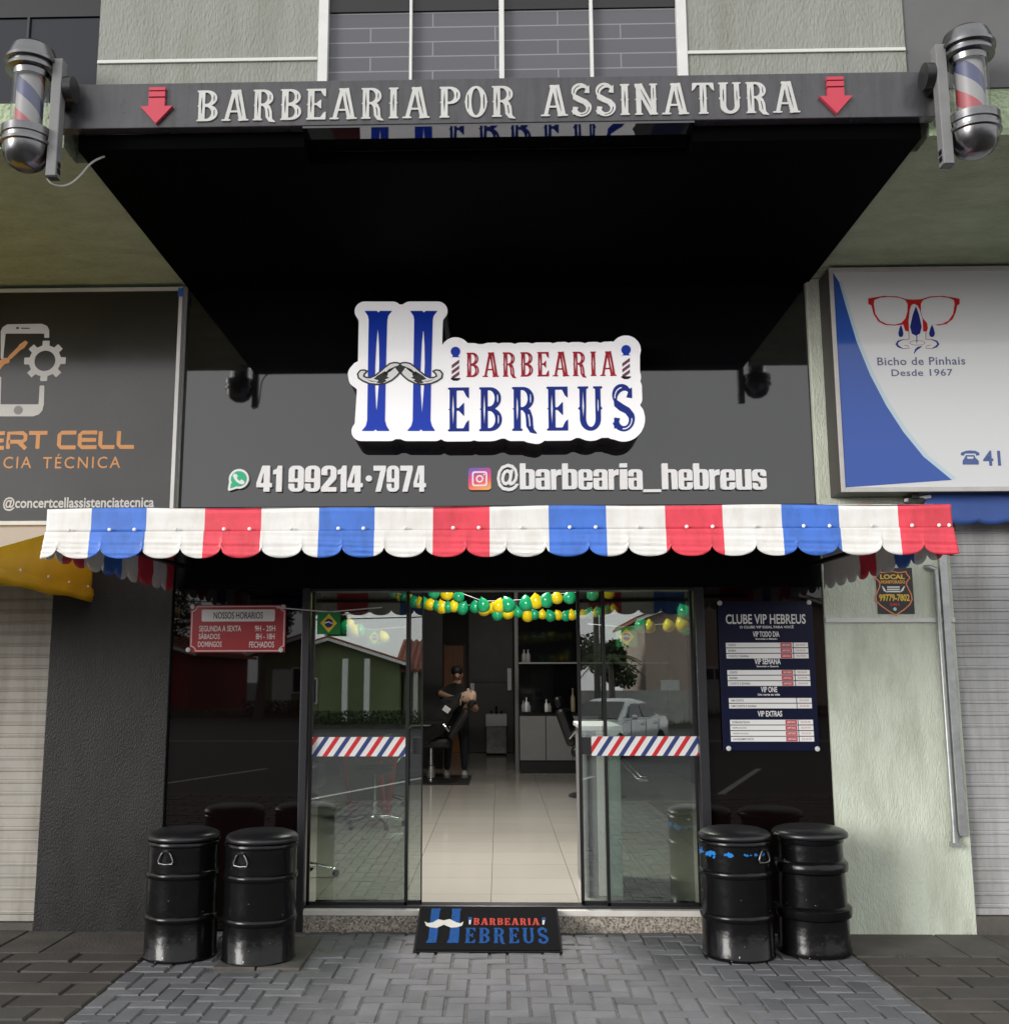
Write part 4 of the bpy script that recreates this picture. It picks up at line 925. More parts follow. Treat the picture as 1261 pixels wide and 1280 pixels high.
# ------------------------------------------------------------------ neighbours' awnings
YA = thing('awning', (-3.2, -.9, 2.2), 'yellow awning end with white studs over the cream shutter', 'awning')
xw = -2.735
pr = lambda x, y: None
def on_x(px, py, X):
    d = rt*((px-CXP)/FPX) - up*((py-640)/FPX) + fw; t = X/d.x; return (-D+d.y*t, EYE+d.z*t)
f0 = on_x(0, 684, xw); s0 = on_x(0, 710, xw); b0 = on_x(0, 731, xw)
yw = -.02; zs_w = on_x(124, 738, xw)[1]; zb_w = on_x(124, 754, xw)[1]
slope = (on_x(57, 668, xw)[1]-f0[1])/(on_x(57, 668, xw)[0]-f0[0]); yf = -1.9
ztop = lambda y: f0[1]+slope*(y-f0[0])
vs = []; fs = []
for i in range(41):
    y = yf+(yw-yf)*i/40
    for z, o_ in ((ztop(y), 0), (zs_w+.002, 0), (zs_w, .008), ((zs_w+zb_w)/2, .014+.006*math.sin(i*.7)), (zb_w+.006*math.sin(i*.45), .010+.006*math.sin(i*.9))): vs.append((xw+o_, y, z))
for i in range(40):
    for r in range(4): fs.append((i*5+r, i*5+r+1, i*5+r+6, i*5+r+5))
obj('side_wing', MB().add(vs, fs), yellow_pvc, YA, smooth=40, solid=.002)
vs = []; fs = []
for i in range(5):
    y = yf+(yw-yf)*i/4
    zz = ztop(yf)-.004+.10*i/4; vs += [(xw-.003, y, zz), (-5.6, y, zz)]
for i in range(4): fs.append((2*i, 2*i+1, 2*i+3, 2*i+2))
obj('roof_sheet', MB().add(vs, fs), yellow_pvc, YA, solid=.002)
obj('front_valance', MB().box(-5.6, xw-.002, yf-.004, yf, zb_w, ztop(yf)-.002), yellow_pvc, YA)
for px, py in ((24, 714), (59, 722), (85, 729), (109, 734), (123, 738)):
    y, z = on_x(px, py-1, xw); obj('stud', MB().ball((xw+.006, y, z), .006, .010, .010, 10), white_print, YA, smooth=60)
BA = thing('awning', (4, -.1, 2.5), 'royal blue scalloped awning flap under the white and blue light box', 'awning')
xa = at(1158, 640, -.14).x; za, zb_ = at(1200, 612, -.14).z, at(1200, 656, -.14).z
XC = [at(p, 650, -.14).x for p in (1187, 1222, 1257)]; cus = [XC[0]+(XC[1]-XC[0])*k for k in range(-2, 16)]
vs = []; fs = []
cols = [xa+i*.012 for i in range(170)]
for x in cols:
    zl_ = zb_
    for p, q in zip(cus, cus[1:]):
        if p <= x <= q: t = (x-p)/(q-p)*2-1; zl_ = zb_+.026*(1-math.sqrt(max(0, 1-abs(t)**2.3)))
    for r in range(9):
        t = r/8; vs.append((x+.02*(1-t)*(0 if x > xa+.03 else -1), -.14-.02*t-1.6*nz(x, t), za+(zl_-za)*t))
for i in range(len(cols)-1):
    for r in range(8): fs.append((i*9+r, i*9+r+1, i*9+r+10, i*9+r+9))
nb = M('blue_awning_cloth', (.03, .075, .27), .5, var=(5, .12))
obj('valance', MB().add(vs, fs), nb, BA, smooth=50, solid=.002)
obj('roller', MB().tube([(xa-.02, -.09, za+.01), (5.6, -.09, za+.01)], .035, 14), nb, BA, smooth=40)
p = at(1143, 622, -.14)
obj('roller_bracket', MB().box(p.x-.03, p.x+.02, -.17, -.021, p.z-.02, p.z+.05).box(p.x-.05, p.x+.05, -.17, -.12, p.z-.03, p.z-.005), black_paint, BA, bevel=.004)
obj('gear_rod', MB().tube([(p.x-.07, -.15, p.z-.02), (p.x+.10, -.15, p.z+.005)], .012, 8), alu, BA, smooth=40)

# ------------------------------------------------------------------ notices
HS = thing('hours_sign', (-1.74, -.02, 1.93), 'red opening hours plate with a pale title bar on black glass', 'sign')
x0, x1, z0, z1 = -2.062, -1.420, 1.770, 2.085; Yh = -.022
rp_ = M('opening_red', (.40, .018, .026), .22, var=(3, .1))
obj('plate', MB().box(x0, x1, Yh, Yh+.006, z0, z1), rp_, HS, bevel=.001)
def hx(px, py): return (x0+(px-160)/(1085-160)*(x1-x0), z1-(py-125)/(600-125)*(z1-z0))
pinkw = M('pinkish_white_print', (.72, .55, .55), .4)
out = [('+', [hx(a, b) for a, b in ((170, 135), (1075, 135), (1075, 590), (170, 590))])]
inn = [('+', [hx(a, b) for a, b in ((181, 145), (1064, 145), (1064, 578), (181, 578))])]
for (a, b) in ((170, 135), (1075, 135), (170, 590), (1075, 590)):
    q = hx(a, b); out.append(('-', arcp(q[0], q[1], .032, .032, 0, 360, 20)[:-1])); inn.append(('-', arcp(q[0], q[1], .039, .039, 0, 360, 20)[:-1]))
shape('border', trace(out, res=.003)+trace(inn, res=.003), Yh-.0002, .001, pinkw, HS)
q0, q1 = hx(268, 290), hx(978, 170)
shape('title_bar', [rrect((q0[0]+q1[0])/2, (q0[1]+q1[1])/2, (q1[0]-q0[0])/2, (q1[1]-q0[1])/2, .012)], Yh-.0002, .001, white_print, HS)
def hl(s, a, b, c, d, mat, y=Yh-.0002, off=.01): 
    p, q = hx(a, d), hx(c, b); return txt('lettering', s, (p[0], q[0], p[1], q[1]), y, .001, mat, HS, offset=off)
hl('NOSSOS HORARIOS', 385, 195, 862, 264, black_print, Yh-.0013)
hl('SEGUNDA A SEXTA', 248, 332, 655, 390, white_print); hl('9H - 20H', 788, 332, 985, 390, white_print)
hl('SÁBADOS', 246, 400, 452, 466, white_print); hl('8H - 18H', 800, 412, 980, 470, white_print)
hl('DOMINGOS', 243, 490, 472, 545, white_print); hl('FECHADOS', 738, 492, 978, 552, white_print)
def standoff(x, z, y, par):
    mt = Matrix.Translation((0, y, z)) @ Matrix.Rotation(R_(90), 4, 'X')
    obj('standoff', MB().lathe([(.011, -.028), (.011, .004), (.016, .004), (.016, .010), (.013, .012)], x, 0, 18, 0, mt), alu, par, smooth=35)
for a, b in ((180, 140), (1060, 145), (153, 573), (1048, 577)): q = hx(a, b); standoff(q[0], q[1], Yh-.002, HS)

PB = thing('price_board', (1.76, -.02, 1.6), 'tall navy price board with white rows and red tags on black glass', 'sign')
x0, x1, z0, z1 = 1.452, 2.072, 1.130, 2.098; Yb = -.024
obj('plate', MB().box(x0, x1, Yb, Yb+.006, z0, z1), navy, PB, bevel=.001)
def bxy(u, v): return (x0+u*(x1-x0), z1-v*(z1-z0))
def bl_(s, u0, u1, v0, v1, mat, y=Yb-.0002, off=.01, name='lettering'):
    p, q = bxy(u0, v1), bxy(u1, v0); return txt(name, s, (p[0], q[0], p[1], q[1]), y, .001, mat, PB, offset=off)
bl_('CLUBE VIP HEBREUS', .08, .925, .088, .155, white_print, off=.018); bl_('O CLUBE VIP IDEAL PARA VOCÊ', .225, .795, .163, .185, white_print, off=.02)
tagred = M('tag_red', (.55, .03, .05), .4); palepink = M('pale_row_print', (.62, .30, .30), .4); rowgrey = M('row_text_grey', (.12, .12, .13), .4)
secs = [('VIP TODO DIA', 'Segunda a Sábado', .36, .64, .205, .243, .282, ['CORTE', 'BARBA', 'CORTE E BARBA'], .645),
        ('VIP SEMANA', 'Segunda a Quarta', .365, .64, .389, .428, .466, ['CORTE', 'BARBA', 'CORTE E BARBA'], .645),
        ('VIP ONE', 'Um corte ao mês', .42, .59, .577, .615, .653, ['UM CORTE', 'UM CORTE E BARBA'], None),
        ('VIP EXTRAS', '', .375, .63, .738, .776, .797, ['SOBRANCELHA', 'DEPILAÇÃO', 'HIDRATAÇÃO', 'LAVAGEM/CORTE'], .66)]
for ti, sub, u0, u1, va, vb_, vr, rows, tagu in secs:
    bl_(ti, u0, u1, va, vb_, white_print, off=.02)
    if sub: bl_(sub, .385, .615, vb_+.007, vb_+.022, white_print, off=.02)
    for k, rw in enumerate(rows):
        v0 = vr+k*.0372; v1 = v0+.0318; sh = .012*(v0-.28)/.5
        mb = MB(); p, q = bxy(.07+sh, v1), bxy(.775+sh, v0); mb.box(p[0], q[0], Yb-.0012, Yb-.0002, p[1], q[1]); p, q = bxy(.783+sh, v1), bxy(.935+sh, v0); mb.box(p[0], q[0], Yb-.0012, Yb-.0002, p[1], q[1])
        rwo = obj('price_row', mb, white_print, PB)
        def inrow(s, a, b, c, d, mat, y):
            p, q = bxy(a, d), bxy(b, c); t = txt('lettering', s, (p[0], q[0], p[1], q[1]), y, .0006, mat, rwo, offset=.008)
        inrow(rw, .092+sh, .092+sh+.0165*len(rw), v0+.009, v1-.009, rowgrey, Yb-.0013)
        inrow('R$ 00,00' if False else 'R$ 84,90', .81+sh, .905+sh, v0+.009, v1-.009, palepink, Yb-.0013)
        if tagu:
            p, q = bxy(tagu, v1-.002), bxy(tagu+.118, v0+.002)
            obj('price_tag', MB().box(p[0], q[0], Yb-.0022, Yb-.0013, p[1], q[1]), tagred, rwo)
            inrow('LIMITADO', tagu+.014, tagu+.104, v0+.009, v1-.009, white_print, Yb-.0023)
for u_, v_ in ((.02, .012), (.965, .010), (.055, .985), (.975, .988)): q = bxy(u_, v_); standoff(q[0], q[1], Yb-.002, PB)

AS = thing('alarm_sign', (2.62, -.02, 2.15), 'small black alarm sign with an orange shield on the pale green wall', 'sign')
z4_ = lambda pts: zpx(pts, 1080, 700, 1261/80, -.027)
Ya = -.0265
obj('plate', MB().box(2.502, 2.742, Ya, -.0205, 2.012, 2.316), M('sign_black', (.015, .012, .015), .35), AS, bevel=.001)
shd = [(280,240),(370,245),(470,240),(550,222),(660,248),(760,240),(815,225),(850,290),(900,350),(840,430),(830,480),(880,580),(930,680),(945,780),(900,880),(780,985),(620,1090),(470,1000),(330,900),(240,810),(228,720),(260,620),(300,540),(310,450),(270,400),(212,355),(250,300)]
sh_ = [('+', z4_(shd))]
shape('shield_line', trace(sh_, grow=.003, res=.002)+trace(sh_, grow=-.004, res=.002), Ya-.0002, .001, M('neon_orange', (.85, .25, .08), .4), AS)
yel = M('alarm_yellow', (.80, .52, .04), .4)
def al(s, a, b, c, d, mat, off=.02): 
    p = z4_([(a, d), (c, b)]); return txt('lettering', s, (p[0][0], p[1][0], p[0][1], p[1][1]), Ya-.0002, .001, mat, AS, offset=off)
al('LOCAL', 315, 282, 795, 380, yel, .04); al('MONITORADO', 330, 400, 805, 468, M('alarm_orange', (.8, .36, .05), .4), .04); al('99779-7802', 300, 672, 890, 815, yel, .03)
al('24H', 500, 845, 692, 905, M('alarm_red', (.6, .02, .03), .4), .02)
mb = MB()
for y in (535, 580, 622): mb.prism(z4_(bar((450, y), (700, y), 26)), Ya-.0012, Ya-.0002)
for s in (-1, 1): mb.prism(z4_([(575+s*(-230), 510), (575+s*(-195), 530), (575+s*(-118), 645), (575+s*(-190), 610)]), Ya-.0012, Ya-.0002)
obj('headlamp_emblem', mb, white_print, AS)
p = z4_([(605, 968)])[0]; obj('chat_emblem', MB().prism(arcp(p[0], p[1], .0115, .0115, 0, 360, 16)[:-1], Ya-.0012, Ya-.0002), M('mint_print', (.35, .70, .55), .4), AS)

# conduit and channel on the green wall
CD = thing('conduit_pipe', (2.89, -.05, .57), 'grey conduit pipe with end fitting running down the pale green wall', 'pipe')
obj('pipe', MB().tube([(2.885, -.055, .60), (2.885, -.055, 2.30)], .016, 12).tube([(2.885, -.055, 2.30), (2.85, -.05, 2.318), (2.83, -.02, 2.32)], .016, 12), galv, CD, smooth=40)
obj('end_fitting', MB().tube([(2.885, -.055, .56), (2.885, -.055, .625)], .023, 12).box(2.86, 2.91, -.08, -.0205, .535, .565), galv, CD, smooth=40)
ch = obj('channel', MB().box(2.915, 2.965, -.055, -.0205, .60, 2.44), galv, None, bevel=.004); meta(ch, 'flat grey metal channel beside the conduit on the pale green wall', 'channel'); origin_to(ch, (2.94, -.04, .6))

# ------------------------------------------------------------------ doormat
mat_black = M('mat_fibre', (.005, .005, .006), .95, spec=.1, bump=(220, .9, .01), var=(60, .3)); mat_blue = M('mat_blue', (.015, .08, .27), .95, spec=.1, bump=(220, .9, .01), var=(60, .3))
mat_red = M('mat_red', (.50, .05, .035), .95, bump=(220, .9, .01)); mat_white = M('mat_white', (.6, .6, .56), .95, bump=(220, .9, .01))
DM = thing('doormat', (-.08, -.26, 0), 'black doormat with blue, red and white lettering leaning on the doorstep', 'doormat')
yb, zbk, yf_, zf = -.012, .148, -.515, .006
Lm = math.hypot(yb-yf_, zbk-zf); ang = math.atan2(zbk-zf, yb-yf_)
MX = Matrix.Translation((-.075, yf_, zf)) @ Matrix.Rotation(ang, 4, 'X')      # local x across, y up the mat
HWm = .428
obj('mat', MB().box(-HWm, HWm, 0, Lm, 0, .010).xf(MX), mat_black, DM, bevel=.004)
obj('rubber_edge', MB().box(-HWm-.012, HWm+.012, -.012, Lm+.004, -.004, .004).xf(MX), rubber, DM, bevel=.003)
def lie(name, loops, z, mat):
    me = curve_mesh(loops, .002); me.transform(MX @ Matrix.Translation((0, 0, z+.001))); me.materials.clear(); me.materials.append(mat); return link(name, me, DM)
z7 = (500, 1130, 1261/220)
def mm(pts):   # photo zoom px of the mat -> mat coordinates through its four corners
    out = []
    for a, b in pts:
        v = (b-60)/(322-60); l = 170+(125-170)*v; r = 1090+(1140-1090)*v; u_ = (a-l)/(r-l)
        out.append(((u_*2-1)*HWm, (1-v)*Lm))
    return out
def mletters(s, x0, y0, x1, y1, mat, gap):
    (a, t), (b, _) = mm([(x0, y0), (x1, y0)]); (_, q) = mm([(x0, y1)])[0]; (a2, _), (b2, _) = mm([(x0, y1), (x1, y1)])
    for ch, ops in lay(s, ((a+a2)/2, (b+b2)/2, q, t), gap=gap): lie('letter', trace([o for o in ops if o[0] == '+' or ch in 'BEROPA'], grow=.0005), .0105, mat)
mletters('BARBEARIA', 530, 138, 985, 178, mat_red, .12); mletters('EBREUS', 472, 197, 1052, 285, mat_blue, .16)
for p in ([(240, 78), (305, 78), (295, 100), (280, 240), (272, 285), (200, 285), (218, 262), (236, 100)], [(380, 78), (446, 78), (436, 100), (432, 240), (428, 285), (345, 285), (362, 262), (382, 100)]):
    lie('initial', [mm(p)], .0105, mat_blue)
lie('moustache', [mm([(192, 162), (215, 172), (245, 168), (285, 148), (325, 155), (365, 146), (410, 166), (440, 172), (460, 162), (452, 185), (420, 195), (375, 198), (325, 180), (275, 200), (225, 195), (200, 185)])], .0127, mat_white)
for cx in (506, 1015):
    lie('pole_emblem', [mm([(cx-12, 132), (cx+12, 132), (cx+14, 146), (cx-14, 146)])], .0105, mat_blue); lie('pole_emblem', [mm([(cx-8, 149), (cx+8, 149), (cx+4, 175), (cx-8, 175)])], .0105, mat_white)

# ------------------------------------------------------------------ barrel stools
def blacklac(name, chips):
    m = M(name, (.004, .004, .0045), .2, ior=1.5, bump=(7, .22, .03), spec=.28); n = m.node_tree; b = n.nodes['Principled BSDF']
    tc = n.nodes.new('ShaderNodeTexCoord'); t = n.nodes.new('ShaderNodeTexNoise'); t.inputs['Scale'].default_value = 42; t.inputs['Detail'].default_value = 3
    n.links.new(tc.outputs['Object'], t.inputs['Vector'])
    r = n.nodes.new('ShaderNodeValToRGB'); r.color_ramp.interpolation = 'CONSTANT'
    r.color_ramp.elements[0].color = (.004, .004, .0045, 1); r.color_ramp.elements[1].position = .745; r.color_ramp.elements[1].color = (.30, .30, .31, 1)
    n.links.new(t.outputs['Fac'], r.inputs[0]); last = r.outputs[0]
    if chips:
        sp = n.nodes.new('ShaderNodeSeparateXYZ'); n.links.new(tc.outputs['Object'], sp.inputs[0])
        t2 = n.nodes.new('ShaderNodeTexNoise'); t2.inputs['Scale'].default_value = 22; t2.inputs['Detail'].default_value = 5; n.links.new(tc.outputs['Object'], t2.inputs['Vector'])
        # a scraped band under the rim, on the left half
        d = n.nodes.new('ShaderNodeMath'); d.operation = 'SUBTRACT'; d.inputs[1].default_value = .588; n.links.new(sp.outputs['Z'], d.inputs[0])
        ab = n.nodes.new('ShaderNodeMath'); ab.operation = 'ABSOLUTE'; n.links.new(d.outputs[0], ab.inputs[0])
        k = n.nodes.new('ShaderNodeMath'); k.operation = 'MULTIPLY_ADD'; k.inputs[1].default_value = -9; n.links.new(ab.outputs[0], k.inputs[0]); n.links.new(t2.outputs['Fac'], k.inputs[2])
        k2 = n.nodes.new('ShaderNodeMath'); k2.operation = 'MULTIPLY_ADD'; k2.inputs[1].default_value = -.55; n.links.new(sp.outputs['X'], k2.inputs[0]); n.links.new(k.outputs[0], k2.inputs[2])
        th = n.nodes.new('ShaderNodeMath'); th.operation = 'GREATER_THAN'; th.inputs[1].default_value = .50; n.links.new(k2.outputs[0], th.inputs[0])
        mx = n.nodes.new('ShaderNodeMix'); mx.data_type = 'RGBA'; n.links.new(th.outputs[0], mx.inputs['Factor']); n.links.new(last, mx.inputs['A']); mx.inputs['B'].default_value = (.02, .19, .55, 1); last = mx.outputs['Result']
    n.links.new(last, b.inputs['Base Color']); return m
lac = blacklac('black_lacquer', False); lacb = blacklac('black_lacquer_blue_scrapes', True)
vinyl = M('black_vinyl', (.009, .009, .011), .32, bump=(120, .12, .004))
def barrel(x, y, label, handle=None, fat=False, mat=lac, rz=0):
    r = .206; T = thing('barrel_stool', (x, y, 0), label, 'barrel stool', 'black barrel stools by the door')
    if fat:
        P = [(0.0000, .0), (0.1967, 0), (0.2120, .006), (0.2139, .03), (0.2063, .05), (0.2044, .205), (0.2216, .215), (0.2254, .23), (0.2254, .262), (0.2139, .275), (0.1996, .28), (0.1958, .46), (0.2139, .472), (0.2158, .485), (0.2158, .515), (0.2044, .53), (0.1910, .535), (0.1891, .625), (0.1967, .635), (0.1967, .655), (0.0000, .656)]
    else:
        def rib(z): return [(r, z-.022), (r+.006, z-.016), (r+.009, z-.006), (r+.009, z+.004), (r+.005, z+.016), (r, z+.02)]
        P = [(.0, 0), (r, 0), (r+.006, .004), (r+.007, .014), (r+.001, .022)]+rib(.232)+rib(.472)+[(r, .630), (r+.007, .636), (r+.008, .648), (r+.004, .656), (0, .657)]
    obj('drum', MB().lathe([(max(a, 1e-6), b) for a, b in P], x, y, 64), mat, T, smooth=38)
    rr = .212 if not fat else .222; dx = random.uniform(-.004, .004)
    obj('seat_pad', MB().lathe([(1e-6, .658), (rr-.012, .658), (rr-.002, .664), (rr, .674), (rr-.004, .688), (rr-.02, .702), (rr-.06, .716), (rr-.12, .722), (1e-6, .722)], x+dx, y, 64), vinyl, T, smooth=60)
    if handle is not None:
        a = R_(handle); ux, uy = math.sin(a), -math.cos(a); tx_, ty = math.cos(a), math.sin(a); rr = r+.008
        q = lambda u, z, o=0: (x+ux*(rr+o)+tx_*u, y+uy*(rr+o)+ty*u, z)
        pts = [(-.018, .612), (-.030, .600), (-.046, .565), (-.042, .548), (0, .545, .004), (.042, .548), (.046, .565), (.030, .600), (.018, .612)]
        h = obj('handle', MB().tube([q(*p) for p in pts], .0045, 8), M('worn_steel', (.22, .22, .22), .3, metal=.8), T, smooth=60)
        obj('hinge', MB().box(-.022, .022, -.006, .006, .603, .62).xf(Matrix.Translation((x+ux*rr, y+uy*rr, 0)) @ Matrix.Rotation(a, 4, 'Z')), lac, h, bevel=.003)
    return T
barrel(-1.872, -.605, 'black barrel stool at the far left, handle facing front, beside the black pillar', handle=-12)
barrel(-1.395, -.680, 'black barrel stool standing on the loose slab left of the glass doors', handle=-20)
barrel(1.392, -.535, 'black barrel stool with blue paint scrapes under its rim', handle=38, mat=lacb)
barrel(1.852, -.460, 'black barrel stool with broad bulging hoops beside the pale green wall', fat=True)

# ------------------------------------------------------------------ inside the shop
F = .135
wood = M('orange_brown_wood', (.42, .15, .03), .4, var=(2.5, .35), stretch=(6, 6, .6))
a, b = at(553.5, 850, 14.28), at(580.5, 850, 14.28)
WDr = thing('wooden_door', ((a.x+b.x)/2, 14.3, F), 'orange brown wooden door behind the barber', 'door')
zt_ = at(567, 806, 14.28).z
obj('door_leaf', MB().box(a.x+.02, b.x-.02, 14.27, 14.33, F+.002, zt_-.02), wood, WDr, bevel=.004)
obj('door_frame', MB().box(a.x-.03, a.x+.018, 14.25, 14.349, F+.001, zt_).box(b.x-.018, b.x+.03, 14.25, 14.349, F+.001, zt_).box(a.x+.0185, b.x-.0185, 14.25, 14.349, zt_-.018, zt_), M('frame_wood', (.12, .06, .03), .5), WDr)
a, b = at(586, 850, 14.2), at(641, 850, 14.2)
SD = thing('sliding_panel', ((a.x+b.x)/2, 14.2, F), 'dull brown sliding panel with a dark rail behind the wash basin', 'panel')
obj('panel', MB().box(a.x, b.x, 14.18, 14.22, F+.01, 3.3), M('dull_brown_panel', (.055, .047, .038), .35, var=(2, .2)), SD)
zr_ = at(612, 851, 14.15).z
obj('rail', MB().box(a.x+.08, b.x, 14.14, 14.179, zr_-.035, zr_+.035), black_paint, SD)
obj('lock', MB().box(a.x+.02, a.x+.12, 14.13, 14.178, zr_-.25, zr_-.04).box(b.x-.12, b.x-.02, 14.12, 14.139, zr_-.2, zr_+.25), galv, SD, bevel=.01)
a, b = at(607.5, 850, 13.4), at(632.5, 850, 13.4); zc = at(620, 908, 13.4).z; zt_ = at(620, 893, 13.4).z; zf_ = at(620, 939, 13.4).z
WB = thing('wash_basin', ((a.x+b.x)/2, 13.5, F), 'white wash basin with chrome taps on a steel cabinet at the back of the shop', 'basin')
obj('cabinet', MB().box(a.x, b.x, 13.42, 13.9, F+.04, zc-.002), M('worn_steel_front', (.33, .33, .32), .5, var=(7, .4)), WB, bevel=.01)
obj('basin', MB().box(a.x-.01, b.x+.01, 13.38, 13.4, zc, zt_).box(a.x-.01, a.x+.01, 13.4, 13.9, zc, zt_).box(b.x-.01, b.x+.01, 13.4, 13.9, zc, zt_).box(a.x+.01, b.x-.01, 13.88, 13.9, zc, zt_).box(a.x+.01, b.x-.01, 13.4, 13.88, zc, zc+.03), M('white_ceramic', (.75, .75, .72), .15), WB, bevel=.008)
cxm = (a.x+b.x)/2
obj('tap', MB().tube([(cxm, 13.8, zt_-.02), (cxm, 13.8, zt_+.12), (cxm, 13.7, zt_+.13), (cxm, 13.66, zt_+.06)], .02, 8).tube([(cxm-.1, 13.8, zt_), (cxm-.1, 13.8, zt_+.05)], .02, 8).tube([(cxm+.1, 13.8, zt_), (cxm+.1, 13.8, zt_+.05)], .02, 8), chrome, WB, smooth=40)

a, b = at(649.5, 930, 9.6), at(722, 930, 9.6); zt_ = at(680, 893, 9.6).z; zk = at(680, 951, 9.6).z
CB = thing('cabinet', (1.5, 9.8, F), 'grey base cabinet with a black plinth under the black glossy wall', 'cabinet')
dw = at(682.5, 930, 9.6).x-a.x; cabm = M('cabinet_grey', (.22, .22, .225), .4, var=(3, .06))
obj('carcass', MB().box(a.x, 2.69, 9.63, 9.975, zk, zt_-.002), black_paint, CB)
for k in range(3): obj('cabinet_door', MB().box(a.x+k*dw+.006, a.x+(k+1)*dw-.006, 9.6, 9.625, zk+.004, zt_-.03), cabm, CB, bevel=.003)
obj('plinth', MB().box(a.x+.01, 2.69, 9.68, 9.97, F+.002, zk-.002), black_paint, CB)
obj('worktop', MB().box(a.x-.01, 2.69, 9.585, 9.975, zt_-.001, zt_+.035), M('black_worktop', (.008, .008, .008), .1), CB, bevel=.004)
zs = at(690, 829, 9.9).z
sh = obj('shelf', MB().box(a.x, 2.69, 9.78, 9.978, zs-.012, zs+.012), M('shelf_grey', (.3, .3, .3), .4), None); meta(sh, 'thin grey wall shelf on the black glossy wall above the cabinets', 'shelf'); origin_to(sh, (1.4, 9.9, zs))
glassy = M('bottle_plastic', (.30, .30, .30), .3); amber = M('bottle_amber', (.35, .30, .20), .3)
def bottle(x, y, z, h, r, m, label):
    o = obj('bottle', MB().lathe([(r*.9, 0), (r, .01), (r, h*.6), (r*.4, h*.75), (r*.35, h*.95), (r*.45, h*.95), (r*.45, h), (.0001, h)], x, y, 14).xf(Matrix.Translation((0, 0, z))), m, None, smooth=40)
    meta(o, label, 'bottle', 'bottles on the black cabinet'); origin_to(o, (x, y, z))
for px, h, m in ((654, .17, glassy), (658, .22, white_print), (661, .15, glassy), (683, .19, white_print), (687, .13, glassy)):
    p = at(px, 893, 9.72); bottle(p.x, 9.72, zt_+.036, h, .03, m, 'small pale bottle standing on the black cabinet top')
p = at(716, 880, 9.72); bottle(p.x, 9.72, zt_+.036, .36, .035, amber, 'tall yellowish bottle at the right end of the black cabinet top')
for px in (655, 660): p = at(px, 829, 9.85); bottle(p.x, 9.85, zs+.013, .2, .04, glassy, 'pale bottle standing on the thin wall shelf')

RD = thing('reception_desk', (.8, 1.0, F), 'white reception desk inside the right glass leaf', 'desk')
dwh = M('desk_white', (.60, .60, .58), .35, var=(3, .05)); dg = M('desk_grey', (.25, .25, .26), .35)
obj('side_panel', MB().box(.585, .605, .40, 1.20, F+.001, 1.235), dg, RD, bevel=.003)
obj('front_panel', MB().box(.672, .755, .42, .45, F+.001, 1.235).box(.758, .835, .415, .45, F+.001, 1.235, 1).box(.6055, .6715, .43, .45, F+.001, 1.235, 2), [dwh, M('desk_glass_green', (.45, .53, .50), .1), dg], RD, bevel=.003)
obj('top', MB().box(.57, .85, .385, 1.22, 1.236, 1.27), dwh, RD, bevel=.006)
obj('shelf_back', MB().box(.76, .83, .46, 1.20, F+.001, 1.233), dg, RD)

# chair parts
def star(mb, x, y, z, r, n=5, ph=.3):
    for k in range(n):
        a = ph+2*math.pi*k/n; mb.tube([(x, y, z+.10), (x+r*.5*math.cos(a), y+r*.5*math.sin(a), z+.09), (x+r*math.cos(a), y+r*math.sin(a), z+.055)], [.024, .018, .013], 8)
    return mb
def stool(x, y, label, rz=.3):
    T = thing('swivel_stool', (x, y, F), label, 'stool', 'swivel stools in the shop')
    obj('star_base', star(MB(), x, y, F, .30, 5, rz), chrome, T, smooth=45)
    for k in range(5):
        a = rz+2*math.pi*k/5
        obj('caster', MB().ball((x+.30*math.cos(a), y+.30*math.sin(a), F+.03), .028, .028, .029, 10), rubber, T, smooth=60)
    obj('column', MB().lathe([(.03, F+.09), (.03, F+.25), (.018, F+.26), (.018, F+.52)], x, y, 16), chrome, T, smooth=40)
    obj('seat', MB().lathe([(.0001, F+.52), (.17, F+.52), (.19, F+.54), (.19, F+.58), (.16, F+.60), (.0001, F+.605)], x, y, 28), vinyl, T, smooth=50)
    obj('backrest', MB().lathe([(.19, F+.66), (.205, F+.68), (.205, F+.80), (.19, F+.82)], x, y, 28), vinyl, T, smooth=50)
    return T
stool(-1.25, 3.75, 'black swivel stool with a chrome star base behind the left glass', .2)
stool(-1.52, 1.05, 'black swivel stool close behind the left door frame, one chrome foot showing', .1)
stool(-1.35, 5.6, 'black swivel stool with chrome base deeper behind the left glass', .6)

